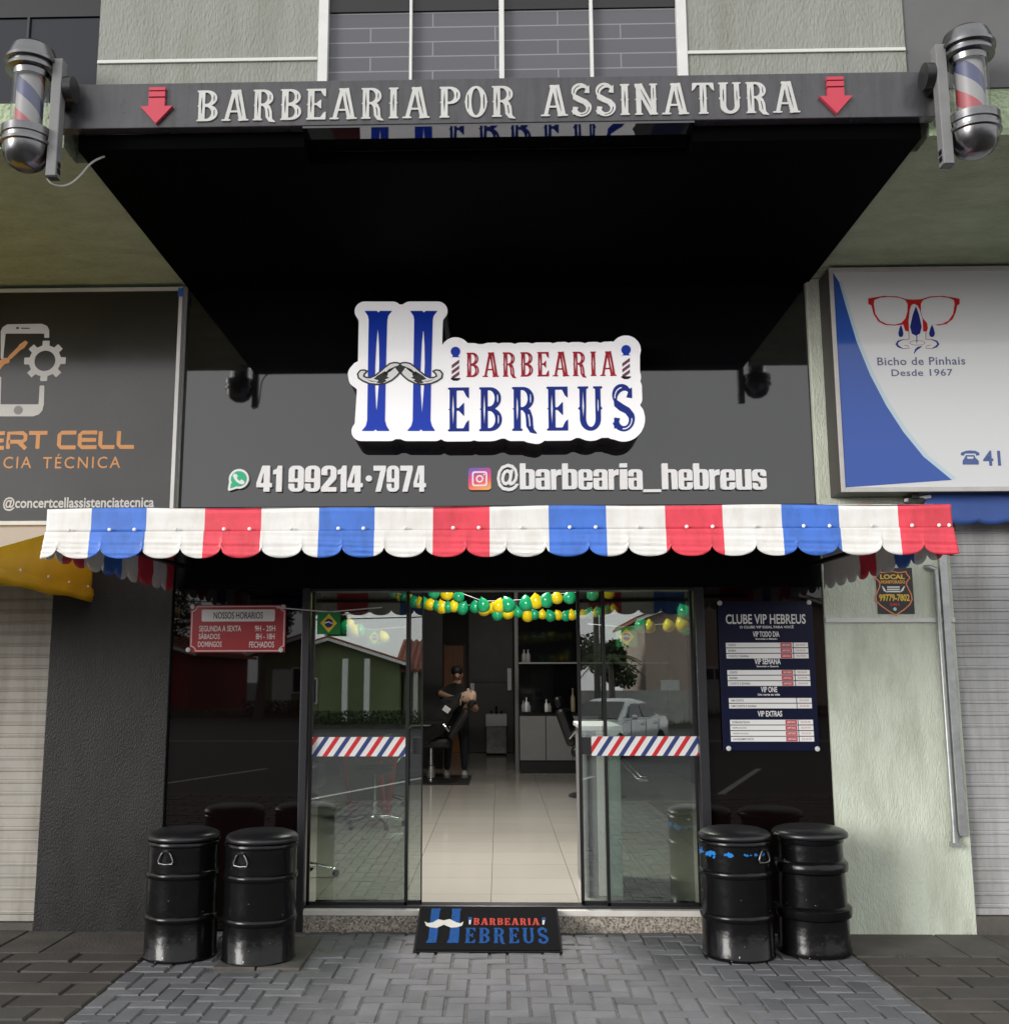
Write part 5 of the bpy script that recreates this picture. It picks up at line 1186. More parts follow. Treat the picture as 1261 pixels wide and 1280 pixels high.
def barber_chair(x, y, rz, lean, label):
    "local: the sitter faces -x, head end at +x"
    Z = Matrix.Translation((x, y, .06)) @ Matrix.Rotation(rz, 4, 'Z'); Z0 = Matrix.Translation((x, y, 0)) @ Matrix.Rotation(rz, 4, 'Z')
    T = thing('barber_chair', (x, y, F), label, 'barber chair')
    leather = M('black_leather', (.013, .013, .014), .35, bump=(60, .15, .004))
    obj('base_disc', MB().lathe([(.0001, F+.002), (.36, F+.002), (.36, F+.015), (.33, F+.03), (.08, F+.055), (.0001, F+.055)], 0, 0, 40).xf(Z0), M('base_black', (.02, .02, .02), .3), T, smooth=35)
    obj('column', MB().lathe([(.06, F+.056), (.06, F+.22), (.04, F+.23), (.04, F+.48)], 0, 0, 24).xf(Z0), chrome, T, smooth=40)
    obj('seat', MB().box(-.28, .28, -.27, .27, F+.42, F+.56).xf(Z), leather, T, bevel=.05)
    bk = Matrix.Translation((.26, 0, F+.54)) @ Matrix.Rotation(lean, 4, 'Y')
    obj('backrest', MB().box(-.06, .06, -.25, .25, .02, .50).xf(Z @ bk), leather, T, bevel=.045)
    obj('headrest', MB().box(-.045, .045, -.14, .14, .52, .66).xf(Z @ bk), leather, T, bevel=.04)
    for s in (-1, 1):
        obj('armrest', MB().tube([(-.30, s*.31, F+.52), (-.32, s*.31, F+.68), (-.25, s*.31, F+.75), (.20, s*.31, F+.75), (.28, s*.31, F+.66)], .022, 10).box(-.26, .18, s*.31-.035, s*.31+.035, F+.76, F+.80, 1).xf(Z), [chrome, leather], T, smooth=45)
    obj('footrest', MB().tube([(-.26, -.15, F+.45), (-.52, -.15, F+.18), (-.62, -.15, F+.17)], .014, 8).tube([(-.26, .15, F+.45), (-.52, .15, F+.18), (-.62, .15, F+.17)], .014, 8).box(-.66, -.54, -.2, .2, F+.15, F+.18).xf(Z), chrome, T, smooth=45)
    return T
CX, CY = -.98, 8.35
barber_chair(CX, CY, 0, R_(33), 'reclined black barber chair with the bald client lying in it')
barber_chair(1.22, 6.5, R_(165), R_(20), 'empty black barber chair half hidden by the reception desk')
mt_ = obj('floor_mat', MB().box(-1.45, -.42, 7.85, 9.3, F+.0005, F+.0018), M('dark_floor_mat', (.03, .03, .03), .8), None); meta(mt_, 'dark anti-slip mat on the beige floor under the reclined barber chair', 'mat'); origin_to(mt_, (-.95, 8.5, F))

# red framed board leaning behind the left glass
FB = thing('folding_board', (-1.32, 4.6, F), 'red framed folding board standing behind the left glass', 'board')
fr = M('board_red', (.30, .015, .015), .45); fc = M('board_face_brown', (.09, .08, .065), .6)
for s, nm in ((1, 'front_leaf'), (-1, 'rear_leaf')):
    Z = Matrix.Translation((-1.42, 4.75, F)) @ Matrix.Rotation(R_(-35), 4, 'Z') @ Matrix.Rotation(R_(9)*s, 4, 'X')
    lf_ = obj(nm, MB().box(-.27, -.22, -.02, .02, .0, .78).box(.22, .27, -.02, .02, .0, .78).box(-.2195, .2195, -.02, .02, .73, .78).box(-.2195, .2195, -.02, .02, .10, .15).xf(Matrix.Translation((0, -s*.17, 0)) @ Z), fr, FB, bevel=.003)
    obj('face', MB().box(-.219, .219, -.008, .008, .151, .729).xf(Matrix.Translation((0, -s*.17, 0)) @ Z), fc, lf_)

# lit ceiling lamps: the black wall and shelf of the shop mirror them
glow = bpy.data.materials.new('lamp_glow'); glow.use_nodes = True; _b = glow.node_tree.nodes['Principled BSDF']; _b.inputs['Emission Color'].default_value = (1, .95, .85, 1); _b.inputs['Emission Strength'].default_value = 3
for (x, y, e) in ((-.1, 1.6, 120), (-.1, 4.6, 26), (.2, 7.6, 10)):
    T = thing('ceiling_lamp', (x, y, 3.6), 'lit square ceiling lamp %s in the shop' % {1.6: 'nearest the doors', 4.6: 'over the middle', 7.6: 'farthest back'}[y], 'lamp', 'ceiling lamps in the shop')
    obj('housing', MB().box(x-.32, x+.32, y-.32, y+.32, 3.55, 3.599), alu, T, bevel=.004)
    obj('diffuser', MB().box(x-.29, x+.29, y-.29, y+.29, 3.541, 3.5495), glow, T)
    L = bpy.data.lights.new('lamp', 'AREA'); L.size = .55; L.energy = e; L.color = (1, .96, .90); lo = bpy.data.objects.new('lamp', L); COL.objects.link(lo); lo.parent = T; lo.location = (0, 0, -.07)

# ------------------------------------------------------------------ people
skin_m = M('skin', (.36, .21, .145), .5); cloth_blk = M('black_cotton', (.010, .010, .011), .9); jeans = M('dark_denim', (.013, .015, .022), .9)
hair_m = M('dark_hair', (.010, .008, .007), .6); shoe_m = M('white_trainer', (.55, .55, .54), .5); sole_m = M('trainer_sole', (.35, .35, .34), .6)
def skin(name, J, E, pick, mats, parent, sub=2):
    names = list(J); me = bpy.data.meshes.new(name)
    me.from_pydata([J[n][0] for n in names], [(names.index(a), names.index(b)) for a, b in E], [])
    o = bpy.data.objects.new('tmp', me); COL.objects.link(o)
    sk_ = o.modifiers.new('skin', 'SKIN'); sk_.use_smooth_shade = True
    sd_ = me.skin_vertices[0].data
    for i, n in enumerate(names):
        r = J[n][1]; sd_[i].radius = r if isinstance(r, tuple) else (r, r); sd_[i].use_root = (i == 0)
    ss = o.modifiers.new('sub', 'SUBSURF'); ss.levels = sub; ss.render_levels = sub
    bpy.context.view_layer.update(); dg = bpy.context.evaluated_depsgraph_get()
    m2 = bpy.data.meshes.new_from_object(o.evaluated_get(dg)); bpy.data.objects.remove(o)
    m2.materials.clear()
    for m in mats: m2.materials.append(m)
    for p in m2.polygons: p.material_index = pick(p.center); p.use_smooth = True
    return link(name, m2, parent)
def hand(J, E, w_, d, side, tag, curl):
    "five bent fingers rooted in the palm; w_ wrist name, d = pointing direction, side = towards the thumb"
    p = Vector(J[w_][0]); d = d.normalized(); side = (side-d*side.dot(d)).normalized(); dn = d.cross(side)
    J[tag+'palm'] = (tuple(p+d*.055), (.030, .016)); E.append((w_, tag+'palm'))
    for k, (off, ln) in enumerate(((.028, .070), (.010, .080), (-.010, .074), (-.028, .058))):
        b = p+d*.085+side*off; m_ = b+d*ln*.5+curl*.012; t_ = m_+(d*.35+curl*.9).normalized()*ln*.5
        for nm, q, r in (('a', b, .0098), ('b', m_, .0088), ('c', t_, .0072)): J[f'{tag}{k}{nm}'] = (tuple(q), r)
        E += [(tag+'palm', f'{tag}{k}a'), (f'{tag}{k}a', f'{tag}{k}b'), (f'{tag}{k}b', f'{tag}{k}c')]
    b = p+d*.03+side*.034; t1 = b+(d*.6+side*.7).normalized()*.035; t2 = t1+(d*.9+curl*.5).normalized()*.028
    for nm, q, r in (('ta', b, .012), ('tb', t1, .010), ('tc', t2, .008)): J[tag+nm] = (tuple(q), r)
    E += [(w_, tag+'ta'), (tag+'ta', tag+'tb'), (tag+'tb', tag+'tc')]

def V(*a): return Vector(a)
bx, by = -.66, 9.0                                      # barber, standing behind the chair
hd = at(571, 843, by-.15); H0 = hd.z                    # head centre
PBr = thing('person', (bx, by, F), 'barber in black shirt and dark trousers bending over the bald client, white trainers', 'person')
J = {'pelvis': ((bx+.02, by, F+.93), (.155, .115)), 'waist': ((bx+.01, by-.03, F+1.08), (.150, .112)), 'chest': ((bx-.02, by-.10, H0-.42), (.175, .125)), 'upper': ((bx-.03, by-.14, H0-.27), (.16, .10)),
     'neck': ((hd.x+.005, by-.16, H0-.14), .058), 'jaw': ((hd.x+.015, by-.225, H0-.085), (.058, .062)), 'skull': ((hd.x, by-.175, H0+.02), (.078, .098)), 'crown': ((hd.x, by-.14, H0+.065), (.058, .07)),
     'nose': ((hd.x+.012, by-.315, H0-.045), .014),
     'lsh': ((bx-.20, by-.13, H0-.27), .070), 'lel': (tuple(at(549, 867, by-.25)), .050), 'lwr': (tuple(at(567, 873, by-.46)), .033),
     'rsh': ((bx+.15, by-.13, H0-.27), .070), 'rel': (tuple(at(596, 888, by-.10)), .050), 'rwr': (tuple(at(588, 884, by-.32)), .033),
     'lhip': ((bx-.08, by, F+.86), .105), 'lkn': ((bx-.10, by-.02, F+.50), .068), 'lan': ((bx-.12, by+.02, F+.10), .048), 
     'rhip': ((bx+.10, by, F+.86), .105), 'rkn': ((bx+.13, by-.03, F+.50), .068), 'ran': ((bx+.14, by+.02, F+.10), .048)}
E_ = [('pelvis', 'waist'), ('waist', 'chest'), ('chest', 'upper'), ('upper', 'neck'), ('neck', 'skull'), ('skull', 'crown'), ('skull', 'jaw'), ('skull', 'nose'), ('upper', 'lsh'), ('lsh', 'lel'), ('lel', 'lwr'), ('upper', 'rsh'), ('rsh', 'rel'), ('rel', 'rwr'),
      ('pelvis', 'lhip'), ('lhip', 'lkn'), ('lkn', 'lan'), ('pelvis', 'rhip'), ('rhip', 'rkn'), ('rkn', 'ran')]
lel, lwr, rel, rwr = (Vector(J[k][0]) for k in ('lel', 'lwr', 'rel', 'rwr'))
hand(J, E_, 'lwr', lwr-lel, V(0, 0, 1), 'L', V(0, .2, -1)); hand(J, E_, 'rwr', V(-.5, -.6, .1), V(-.3, .2, 1), 'R', V(-.2, .1, -1))
def pickb(c):
    w = Vector(c)
    if w.z < F+.92 : return 2
    if w.z > H0-.13: return 0
    dl = (w-lel).dot((lwr-lel).normalized()); dr_ = (w-rel).dot((rwr-rel).normalized())
    def sg(a, b):
        e = b-a; t = max(0, min(1.7, (w-a).dot(e)/e.length_squared)); return (w-a-e*t).length, t
    for a, b in ((lel, lwr), (rel, rwr)):
        d_, t = sg(a, b)
        if d_ < .075 and t > .02: return 0
    return 1
body = skin('body', J, E_, pickb, [skin_m, cloth_blk, jeans], PBr)
obj('hair', MB().ball((hd.x, by-.19, H0+.050), .088, .104, .080, 20), hair_m, PBr, smooth=60)
for s in (-1, 1): obj('ear', MB().ball((hd.x+s*.081, by-.17, H0-.015), .012, .022, .032, 10), skin_m, PBr, smooth=60)
obj('eyebrows', MB().ball((hd.x-.028, by-.285, H0-.035), .020, .008, .005, 8).ball((hd.x+.048, by-.285, H0-.035), .020, .008, .005, 8), hair_m, PBr, smooth=60)
for an in ('lan', 'ran'):
    x, y, z = J[an][0]
    so_ = obj('shoe', MB().lathe([(.0001, -1), (.6, -.95), (.95, -.5), (1, 0), (.8, .5), (.5, .85), (.4, 1)], 0, 0, 20).xf(Matrix.Translation((x, y-.075, F+.058)) @ Matrix.Rotation(0, 4, 'Z') @ Matrix.Diagonal((.050, .135, .044, 1))), shoe_m, PBr, smooth=50)
    obj('sole', MB().lathe([(.85, 0), (1, .2), (1, .8), (.9, 1)], 0, 0, 24).xf(Matrix.Translation((x, y-.075, F+.002)) @ Matrix.Diagonal((.052, .14, .022, 1))), sole_m, so_, smooth=40)
# client: lies back, crown to the right, face up and to the left, under a black cape
ch_ = at(590, 872, 8.35); cx0, cz0 = ch_.x, ch_.z; yc = 8.35
PC = thing('person', (CX, yc, F+.55), 'bald bearded client lying back in the chair under a black cape', 'person')
J = {'pelvis': ((CX-.06, yc, F+.68), (.16, .13)), 'belly': ((CX+.06, yc, F+.78), (.16, .13)), 'chest': ((cx0-.38, yc, cz0-.11), (.175, .125)), 'upper': ((cx0-.27, yc, cz0-.06), (.13, .10)), 'neck': ((cx0-.17, yc, cz0-.01), .066),
     'jaw': ((cx0-.095, yc-.01, cz0+.012), (.088, .088)), 'skull': ((cx0-.005, yc-.01, cz0+.004), (.112, .116)), 'crown': ((cx0+.070, yc-.01, cz0-.002), (.088, .094)),
     'lsh': ((cx0-.25, yc-.20, cz0-.10), .068), 'lel': ((cx0-.42, yc-.27, cz0-.30), .048), 'lwr': ((CX-.10, yc-.20, F+.83), .033),
     'rsh': ((cx0-.25, yc+.20, cz0-.10), .068), 'rel': ((cx0-.42, yc+.27, cz0-.30), .048), 'rwr': ((CX-.10, yc+.20, F+.83), .033),
     'lhip': ((CX-.14, yc-.10, F+.68), .10), 'lkn': ((CX-.50, yc-.12, F+.66), .068), 'lan': ((CX-.62, yc-.12, F+.26), .045),
     'rhip': ((CX-.14, yc+.10, F+.68), .10), 'rkn': ((CX-.50, yc+.12, F+.66), .068), 'ran': ((CX-.62, yc+.12, F+.26), .045)}
E_ = [('pelvis', 'belly'), ('belly', 'chest'), ('chest', 'upper'), ('upper', 'neck'), ('neck', 'jaw'), ('jaw', 'skull'), ('skull', 'crown'), ('upper', 'lsh'), ('lsh', 'lel'), ('lel', 'lwr'), ('upper', 'rsh'), ('rsh', 'rel'), ('rel', 'rwr'),
      ('pelvis', 'lhip'), ('lhip', 'lkn'), ('lkn', 'lan'), ('pelvis', 'rhip'), ('rhip', 'rkn'), ('rkn', 'ran')]
hand(J, E_, 'lwr', V(-1, .2, 0), V(0, 1, .2), 'L', V(0, 0, -1)); hand(J, E_, 'rwr', V(-1, -.2, 0), V(0, -1, .2), 'R', V(0, 0, -1))
skin('body', J, E_, lambda c: 0 if c[0] > cx0-.17 else (1 if c[2] > F+.3 and c[0] > CX-.3 else 2), [M('fair_skin', (.62, .42, .31), .45), cloth_blk, jeans], PC)
obj('nose', MB().ball((cx0-.055, yc-.012, cz0+.105), .022, .016, .026, 12), M('fair_skin', (.62, .42, .31)), PC, smooth=60)
obj('brow', MB().ball((cx0-.012, yc-.075, cz0+.082), .008, .02, .008, 8).ball((cx0-.012, yc+.05, cz0+.082), .008, .02, .008, 8), hair_m, PC, smooth=60)
obj('beard', MB().ball((cx0-.115, yc-.012, cz0+.008), .048, .072, .055, 16), M('grey_beard', (.10, .075, .06), .8), PC, smooth=60)
obj('ear', MB().ball((cx0-.01, yc-.122, cz0-.015), .030, .014, .026, 12), M('fair_skin', (.50, .30, .21)), PC, smooth=60)
mb = MB(); vs = []; fs = []
for i in range(15):
    t = i/14; x = cx0-.15+(CX-.62-cx0+.15)*t; zc_ = cz0+.09+(F+.80-cz0-.09)*min(1, t*1.4)
    for k in range(13):
        a = math.pi*k/12; vs.append((x, yc-(.12+.24*min(1, t*4))*math.cos(a)-.0, zc_-.42*min(1, t*4+.15)*(1-math.sin(a)**.7)+.006*math.sin(k*2.1+i)))
for i in range(14):
    for k in range(12): fs.append((i*13+k, i*13+k+1, (i+1)*13+k+1, (i+1)*13+k))
obj('cape', MB().add(vs, fs), cloth_blk, PC, smooth=60, solid=.003)
for s in (-1, 1):
    obj('shoe', MB().ball((CX-.70, yc+s*.12, F+.24), .13, .05, .05, 14), rubber, PC, smooth=60)
p = at(558, 887, 8.0)
tw = obj('paper_towel', MB().box(-.05, .05, -.004, .004, -.04, .04).xf(Matrix.Translation(p) @ Matrix.Rotation(R_(35), 4, 'Y')), white_print, None, bevel=.003); meta(tw, 'small white paper towel lying on the black cape of the client', 'towel'); origin_to(tw, p)

# ------------------------------------------------------------------ balloons and flags
bal_g = M('green_balloon', (.015, .40, .17), .22, var=(4, .08)); bal_y = M('yellow_balloon', (.90, .68, .01), .22, var=(4, .06))
def balloon_mesh(m):
    me = bpy.data.meshes.new('balloon'); mb = MB().lathe([(1e-6, -1.22), (.10, -1.2), (.05, -1.13), (.12, -1.08), (.42, -.86), (.72, -.55), (.93, -.15), (1, .2), (.96, .5), (.80, .78), (.52, .96), (.25, 1.03), (1e-6, 1.05)], 0, 0, 20)
    me.from_pydata(mb.v, [], mb.f); me.materials.append(m); me.shade_smooth(); return me
BM = {'G': balloon_mesh(bal_g), 'Y': balloon_mesh(bal_y)}
BN = {'G': 'green balloon', 'Y': 'yellow balloon'}
def balloon(px, py, c, wpx, Y, label, group):
    p = at(px, py, Y); r = wpx/2*(Y+D)/FPX*random.uniform(.88, 1.14)
    o = bpy.data.objects.new('balloon', BM[c]); COL.objects.link(o); o.location = p; o.scale = (r*1.12, r*1.12, r*1.16)
    o.rotation_euler = (math.pi+random.uniform(-.5, .5), random.uniform(-.5, .5), random.uniform(0, 6)); WL[o.name] = p
    meta(o, BN[c]+' '+label, 'balloon', group)
k = 270/1152
r2 = lambda x, y: (370+x*k, 700+y*k); r3 = lambda x, y: (620+x*k, 700+y*k)
low2 = [(520,178,'G'),(550,195,'Y'),(573,195,'G'),(607,207,'Y'),(630,220,'G'),(660,227,'Y'),(688,230,'G'),(715,235,'Y'),(752,243,'G'),(778,250,'Y'),(808,250,'G'),(840,246,'Y'),(888,255,'G'),(955,250,'G'),(1003,262,'Y'),(1047,255,'Y'),(1080,245,'Y'),(1073,290,'G'),(1130,285,'Y')]
low3 = [(67,280,'Y'),(118,278,'G'),(168,297,'Y'),(205,290,'G'),(247,290,'Y'),(290,297,'G'),(332,293,'Y'),(373,297,'G'),(403,293,'Y'),(432,290,'G'),(463,287,'Y'),(497,283,'G'),(527,283,'Y'),(545,278,'G'),(575,275,'Y'),(592,265,'G'),(625,262,'Y')]
top2 = [(735,172,'G'),(805,178,'Y'),(867,192,'G'),(997,240,'G'),(1127,237,'G')]
top3 = [(15,243,'Y'),(62,237,'G'),(160,230,'G'),(213,220,'Y'),(268,213,'G'),(325,200,'Y'),(393,197,'G'),(513,182,'G'),(600,165,'Y')]
for i, (x, y, c) in enumerate(low2): balloon(*r2(x, y), c, 9.5+3.5*min(1, i/6), 6.2-.25*min(1, i/8), 'in the thin lower string across the doorway', 'balloons of the lower string')
for i, (x, y, c) in enumerate(low3): balloon(*r3(x, y), c, 11.5-2*min(1, max(0, i-8)/8), 6.0, 'in the thin lower string across the doorway', 'balloons of the lower string')
for x, y, c in top2: balloon(*r2(x, y), c, 14.5, 4.2, 'in the thick upper string across the doorway', 'balloons of the upper string')
for x, y, c in top3: balloon(*r3(x, y), c, 15, 4.1, 'in the thick upper string across the doorway', 'balloons of the upper string')
for x, y, c in ((285, 342, 'Y'), (318, 378, 'Y'), (340, 375, 'G'), (262, 355, 'G'), (465, 410, 'Y')): balloon(*r2(x, y), c, 12.5, 3.0, 'in the small cluster beside the flag behind the left glass', 'balloons behind the left glass')
for x, y, c in ((1005, 278, 'G'), (992, 345, 'Y'), (815, 355, 'Y'), (920, 350, 'Y'), (1010, 365, 'G'), (775, 350, 'G')): balloon(*r3(x, y), c, 15.5, 2.2, 'in the small cluster behind the right glass', 'balloons behind the right glass')
def string(pts, label):
    o = obj('string', MB().tube(pts, .004, 6), alu, None); meta(o, label, 'string'); origin_to(o, pts[0])
string([at(*r2(x, y-12), 6.1) for x, y, c in low2]+[at(*r3(x, y-12), 6.0) for x, y, c in low3], 'thin cord carrying the lower string of balloons')
string([at(*r2(x, y-20), 4.2) for x, y, c in top2]+[at(*r3(x, y-20), 4.1) for x, y, c in top3], 'thin cord carrying the upper string of balloons')
fg, fy, fb = M('flag_green', (.01, .20, .05), .7), M('flag_yellow', (.75, .55, .02), .7), M('flag_blue', (.01, .02, .16), .7)
def flag(cx, cy, wpx, Y, label):
    c = at(cx, cy, Y); wv = wpx*(Y+D)/FPX/2; hv = wv*.95; Fg = thing('flag', (c.x, Y, c.z+hv), label, 'flag', 'flags on strings by the glass')
    fl = lambda x, z: Y+.012*math.sin(x/wv*4+z*9)
    def panel(nm, P, dy, m):
        o_ = MB(); nx_ = 12; P = [(c.x+a*wv, c.z+b*hv) for a, b in P]; o_.prism(P, Y-dy-.0012, Y-dy); obj(nm, o_, m, Fg)
    panel('cloth', [(-1, -1), (1, -1), (1, 1), (-1, 1)], 0, fg); panel('rhombus', [(-.72, 0), (0, -.86), (.72, 0), (0, .86)], .0014, fy)
    panel('disc', [(.36*math.cos(R_(t)), .40*math.sin(R_(t))) for t in range(0, 360, 18)], .0028, fb)
    panel('band', [(-.34, .06), (0, .16), (.34, -.02), (.34, -.10), (0, .06), (-.34, -.04)], .0042, white_print)
flag(411, 779, 29, -.10, 'green and yellow flag with a blue disc hanging nearest the left door frame')
flag(468, 797, 20, 3.4, 'small green and yellow flag hanging behind the middle of the left glass')
flag(783, 796, 26, 2.6, 'green and yellow flag hanging behind the right glass')
for (px, py, Y) in ((411, 765, -.10), (468, 787, 3.4), (783, 784, 2.6)):
    c = at(px, py, Y); string([(c.x-.35, Y+.003, c.z+.03), (c.x, Y+.003, c.z), (c.x+.35, Y+.003, c.z+.03)], {411: 'cord holding the flag nearest the left door frame', 468: 'cord holding the small middle flag', 783: 'cord holding the flag behind the right glass'}[px])

# ------------------------------------------------------------------ across the street (seen mirrored in the glass)
hg = M('house_green', (.17, .205, .095), .85, var=(.8, .15)); tilered = M('roof_tile_red', (.27, .085, .05), .8, var=(3, .3)); pale = M('house_pale', (.42, .33, .28), .85, var=(.8, .1))
fencew = M('fence_grey', (.38, .37, .35), .8, var=(2, .15))
def house(x0, x1, y, depth, h, rise, wm, label, gable=True):
    T = thing('house', ((x0+x1)/2, y, -.1), label, 'house'); xm = (x0+x1)/2
    obj('wall', MB().prism([(x0, -.16), (x1, -.16), (x1, h), (xm, h+rise), (x0, h)], y-depth, y), wm, T)
    e = .45; q = rise/((x1-x0)/2)
    mb = MB()
    for s, xa_ in ((-1, x0), (1, x1)):
        xe = xa_+s*e; ze = h-e*q
        mb.prism([(xm, h+rise+.02), (xe, ze+.02), (xe, ze+.16), (xm, h+rise+.16)], y-depth-.4, y+.5)
        n_ = int(depth/.35)
        for i in range(n_):
            yy = y+.45-i*.35; mb.tube([(xm, yy, h+rise+.17), (xe, yy, ze+.17)], .07, 6)
    obj('roof', mb, tilered, T)
    obj('barge_board', MB().prism([(xm, h+rise+.14), (x1+e, h-e*q+.14), (x1+e, h-e*q), (xm, h+rise)], y+.51, y+.54).prism([(xm, h+rise+.14), (x0-e, h-e*q+.14), (x0-e, h-e*q), (xm, h+rise)], y+.51, y+.54), white_print, T)
    wn = obj('window', MB().box(xm-1.7, xm-.5, y+.001, y+.05, .9, 2.1), alu, T); obj('window_pane', MB().box(xm-1.63, xm-1.12, y+.052, y+.056, .97, 2.03).box(xm-1.07, xm-.57, y+.052, y+.056, .97, 2.03), dk, wn)
    obj('skirting', MB().box(x0-.01, x1+.01, y+.001, y+.03, -.16, .25), concrete, T)
    for xx in (xm+.9, xm+1.9): obj('porch_post', MB().box(xx-.12, xx+.12, y+.8, y+1.04, -.16, h+.2), white_print, T)
    dr2 = obj('door', MB().box(x0+.7, x0+1.6, y+.001, y+.05, -.1, 2.0), alu, T)
    return T
house(-11.2, -4.6, -42, 12, 2.75, 1.05, hg, 'green gabled house with red tiled roof across the street')
def long_house(x0, x1, y, depth, h, rise, wm, label):
    T = thing('house', ((x0+x1)/2, y, -.1), label, 'house')
    obj('wall', MB().box(x0, x1, y-depth, y, -.16, h), wm, T)
    mb = MB(); n_ = int((x1-x0+.8)/.3)
    mb.add([(x0-.4, y+.6, h-.1), (x1+.4, y+.6, h-.1), (x1+.4, y-depth/2, h+rise), (x0-.4, y-depth/2, h+rise)], [(0, 1, 2, 3)]).add([(x0-.4, y-depth-.6, h-.1), (x1+.4, y-depth-.6, h-.1), (x1+.4, y-depth/2, h+rise), (x0-.4, y-depth/2, h+rise)], [(0, 1, 2, 3)])
    for i in range(n_): mb.tube([(x0-.35+i*.3, y+.62, h-.06), (x0-.35+i*.3, y-depth/2, h+rise+.04)], .08, 6)
    obj('roof', mb, tilered, T, solid=.06)
    for k in range(4):
        xx = x0+.6+k*(x1-x0-1.2)/3; obj('porch_post', MB().box(xx-.1, xx+.1, y+.35, y+.55, -.16, h-.06), white_print, T)
    for xx in (x0+1.6, x1-2.2):
        wn = obj('window', MB().box(xx, xx+1.2, y+.001, y+.05, .9, 2.0), alu, T); obj('window_pane', MB().box(xx+.07, xx+1.13, y+.052, y+.056, .97, 1.93), dk, wn)
long_house(-4.5, 3.0, -43, 9, 2.5, 1.5, hg, 'long green house with red tiles and white porch posts across the street')
house(7.2, 16, -45, 10, 5.0, 1.6, pale, 'pale two storey house with red roof across the street')
house(-26, -15, -44, 12, 2.8, 1.6, M('house_red', (.30, .03, .03), .8), 'red walled house across the street')
o = obj('garden_fence', MB().box(3.2, 12, -41.2, -41.0, -.16, 1.5), fencew, None, label='pale slatted garden fence before the two storey house', cat='fence'); origin_to(o, (7, -41.1, -.16))
mb = MB().box(-60, 60, -50, -40.6, -.16, .02); obj('far_pavement', mb, concrete, kind='structure')
mb = MB()
for i in range(2600):
    x, y = random.uniform(-30, 20), random.uniform(-41.8, -40.4); h = random.uniform(.1, .35); a = random.uniform(0, 6.28)
    mb.add([(x, y, .02), (x+.06*math.cos(a), y+.06*math.sin(a), .02), (x+random.uniform(-.1, .1), y, .02+h)], [(0, 1, 2)])
obj('verge_grass', mb, M('verge_green', (.07, .10, .03), .9), kind='stuff')
bark = M('bark', (.12, .10, .085), .9, bump=(12, .8, .05)); leafm = [M('leaf_dark', (.035, .055, .02), .8), M('leaf_mid', (.06, .09, .03), .8)]
def tree(x, y, h, r, label, palm=False):
    T = thing('tree', (x, y, -.16), label, 'tree')
    obj('trunk', MB().tube([(x, y, -.16), (x+.1, y, h*.3), (x+.05, y+.1, h*.6), (x+.1, y, h*.85)], [.24, .18, .14, .07], 10).tube([(x+.07, y, h*.5), (x+.8, y+.3, h*.75)], [.1, .04], 8).tube([(x+.07, y, h*.55), (x-.7, y-.2, h*.78)], [.1, .04], 8), bark, T, smooth=50)
    mb = MB(); blobs = [(random.gauss(0, r*.5), random.gauss(0, r*.5), random.gauss(0, r*.35), random.uniform(.35, .6)*r) for _ in range(14)]
    for i in range(2400):
        b = random.choice(blobs); v = Vector((random.gauss(0, 1), random.gauss(0, 1), random.gauss(0, 1))).normalized()*b[3]*random.uniform(.5, 1)
        c = Vector((x+b[0], y+b[1], h*.9+b[2]))+v; a = Vector((random.gauss(0, 1), random.gauss(0, 1), random.gauss(0, 1))).normalized(); q = a.orthogonal().normalized(); s = random.uniform(.08, .17)
        mb.add([c-a*s, c+q*s*.5, c+a*s, c-q*s*.5], [(0, 1, 2, 3)], random.choice((0, 0, 1)))
    obj('crown', mb, leafm, T)
tree(-10.2, -38, 5.5, 1.7, 'slim street tree with a pale trunk before the green house')
tree(5.6, -46.5, 3.3, 1.2, 'bushy dark tree between the two houses across the street'); tree(3.2, -43, 3.6, 1.3, 'lower dark tree beside the parked silver car'); tree(-17, -46, 6, 2.2, 'broad dark tree beside the red walled house')
PL = thing('utility_pole', (4.4, -40.4, -.16), 'concrete utility pole with overhead wires across the street', 'pole')
obj('mast', MB().tube([(4.4, -40.4, -.16), (4.4, -40.4, 8)], [.16, .10], 10), concrete, PL, smooth=40)
obj('crossarm', MB().box(3.5, 5.3, -40.45, -40.35, 7.3, 7.42), bark, PL)
mb = MB()
for i, z in enumerate((7.45, 7.0, 6.2, 5.6, 5.2)):
    for s in (-1, 1): mb.tube([(4.4+s*t*34, -40.4, z-1.1*math.sin(math.pi*t)*.8+.2*t*i) for t in np.linspace(0, 1, 9)], .035, 4)
obj('wires', mb, black_print, PL)

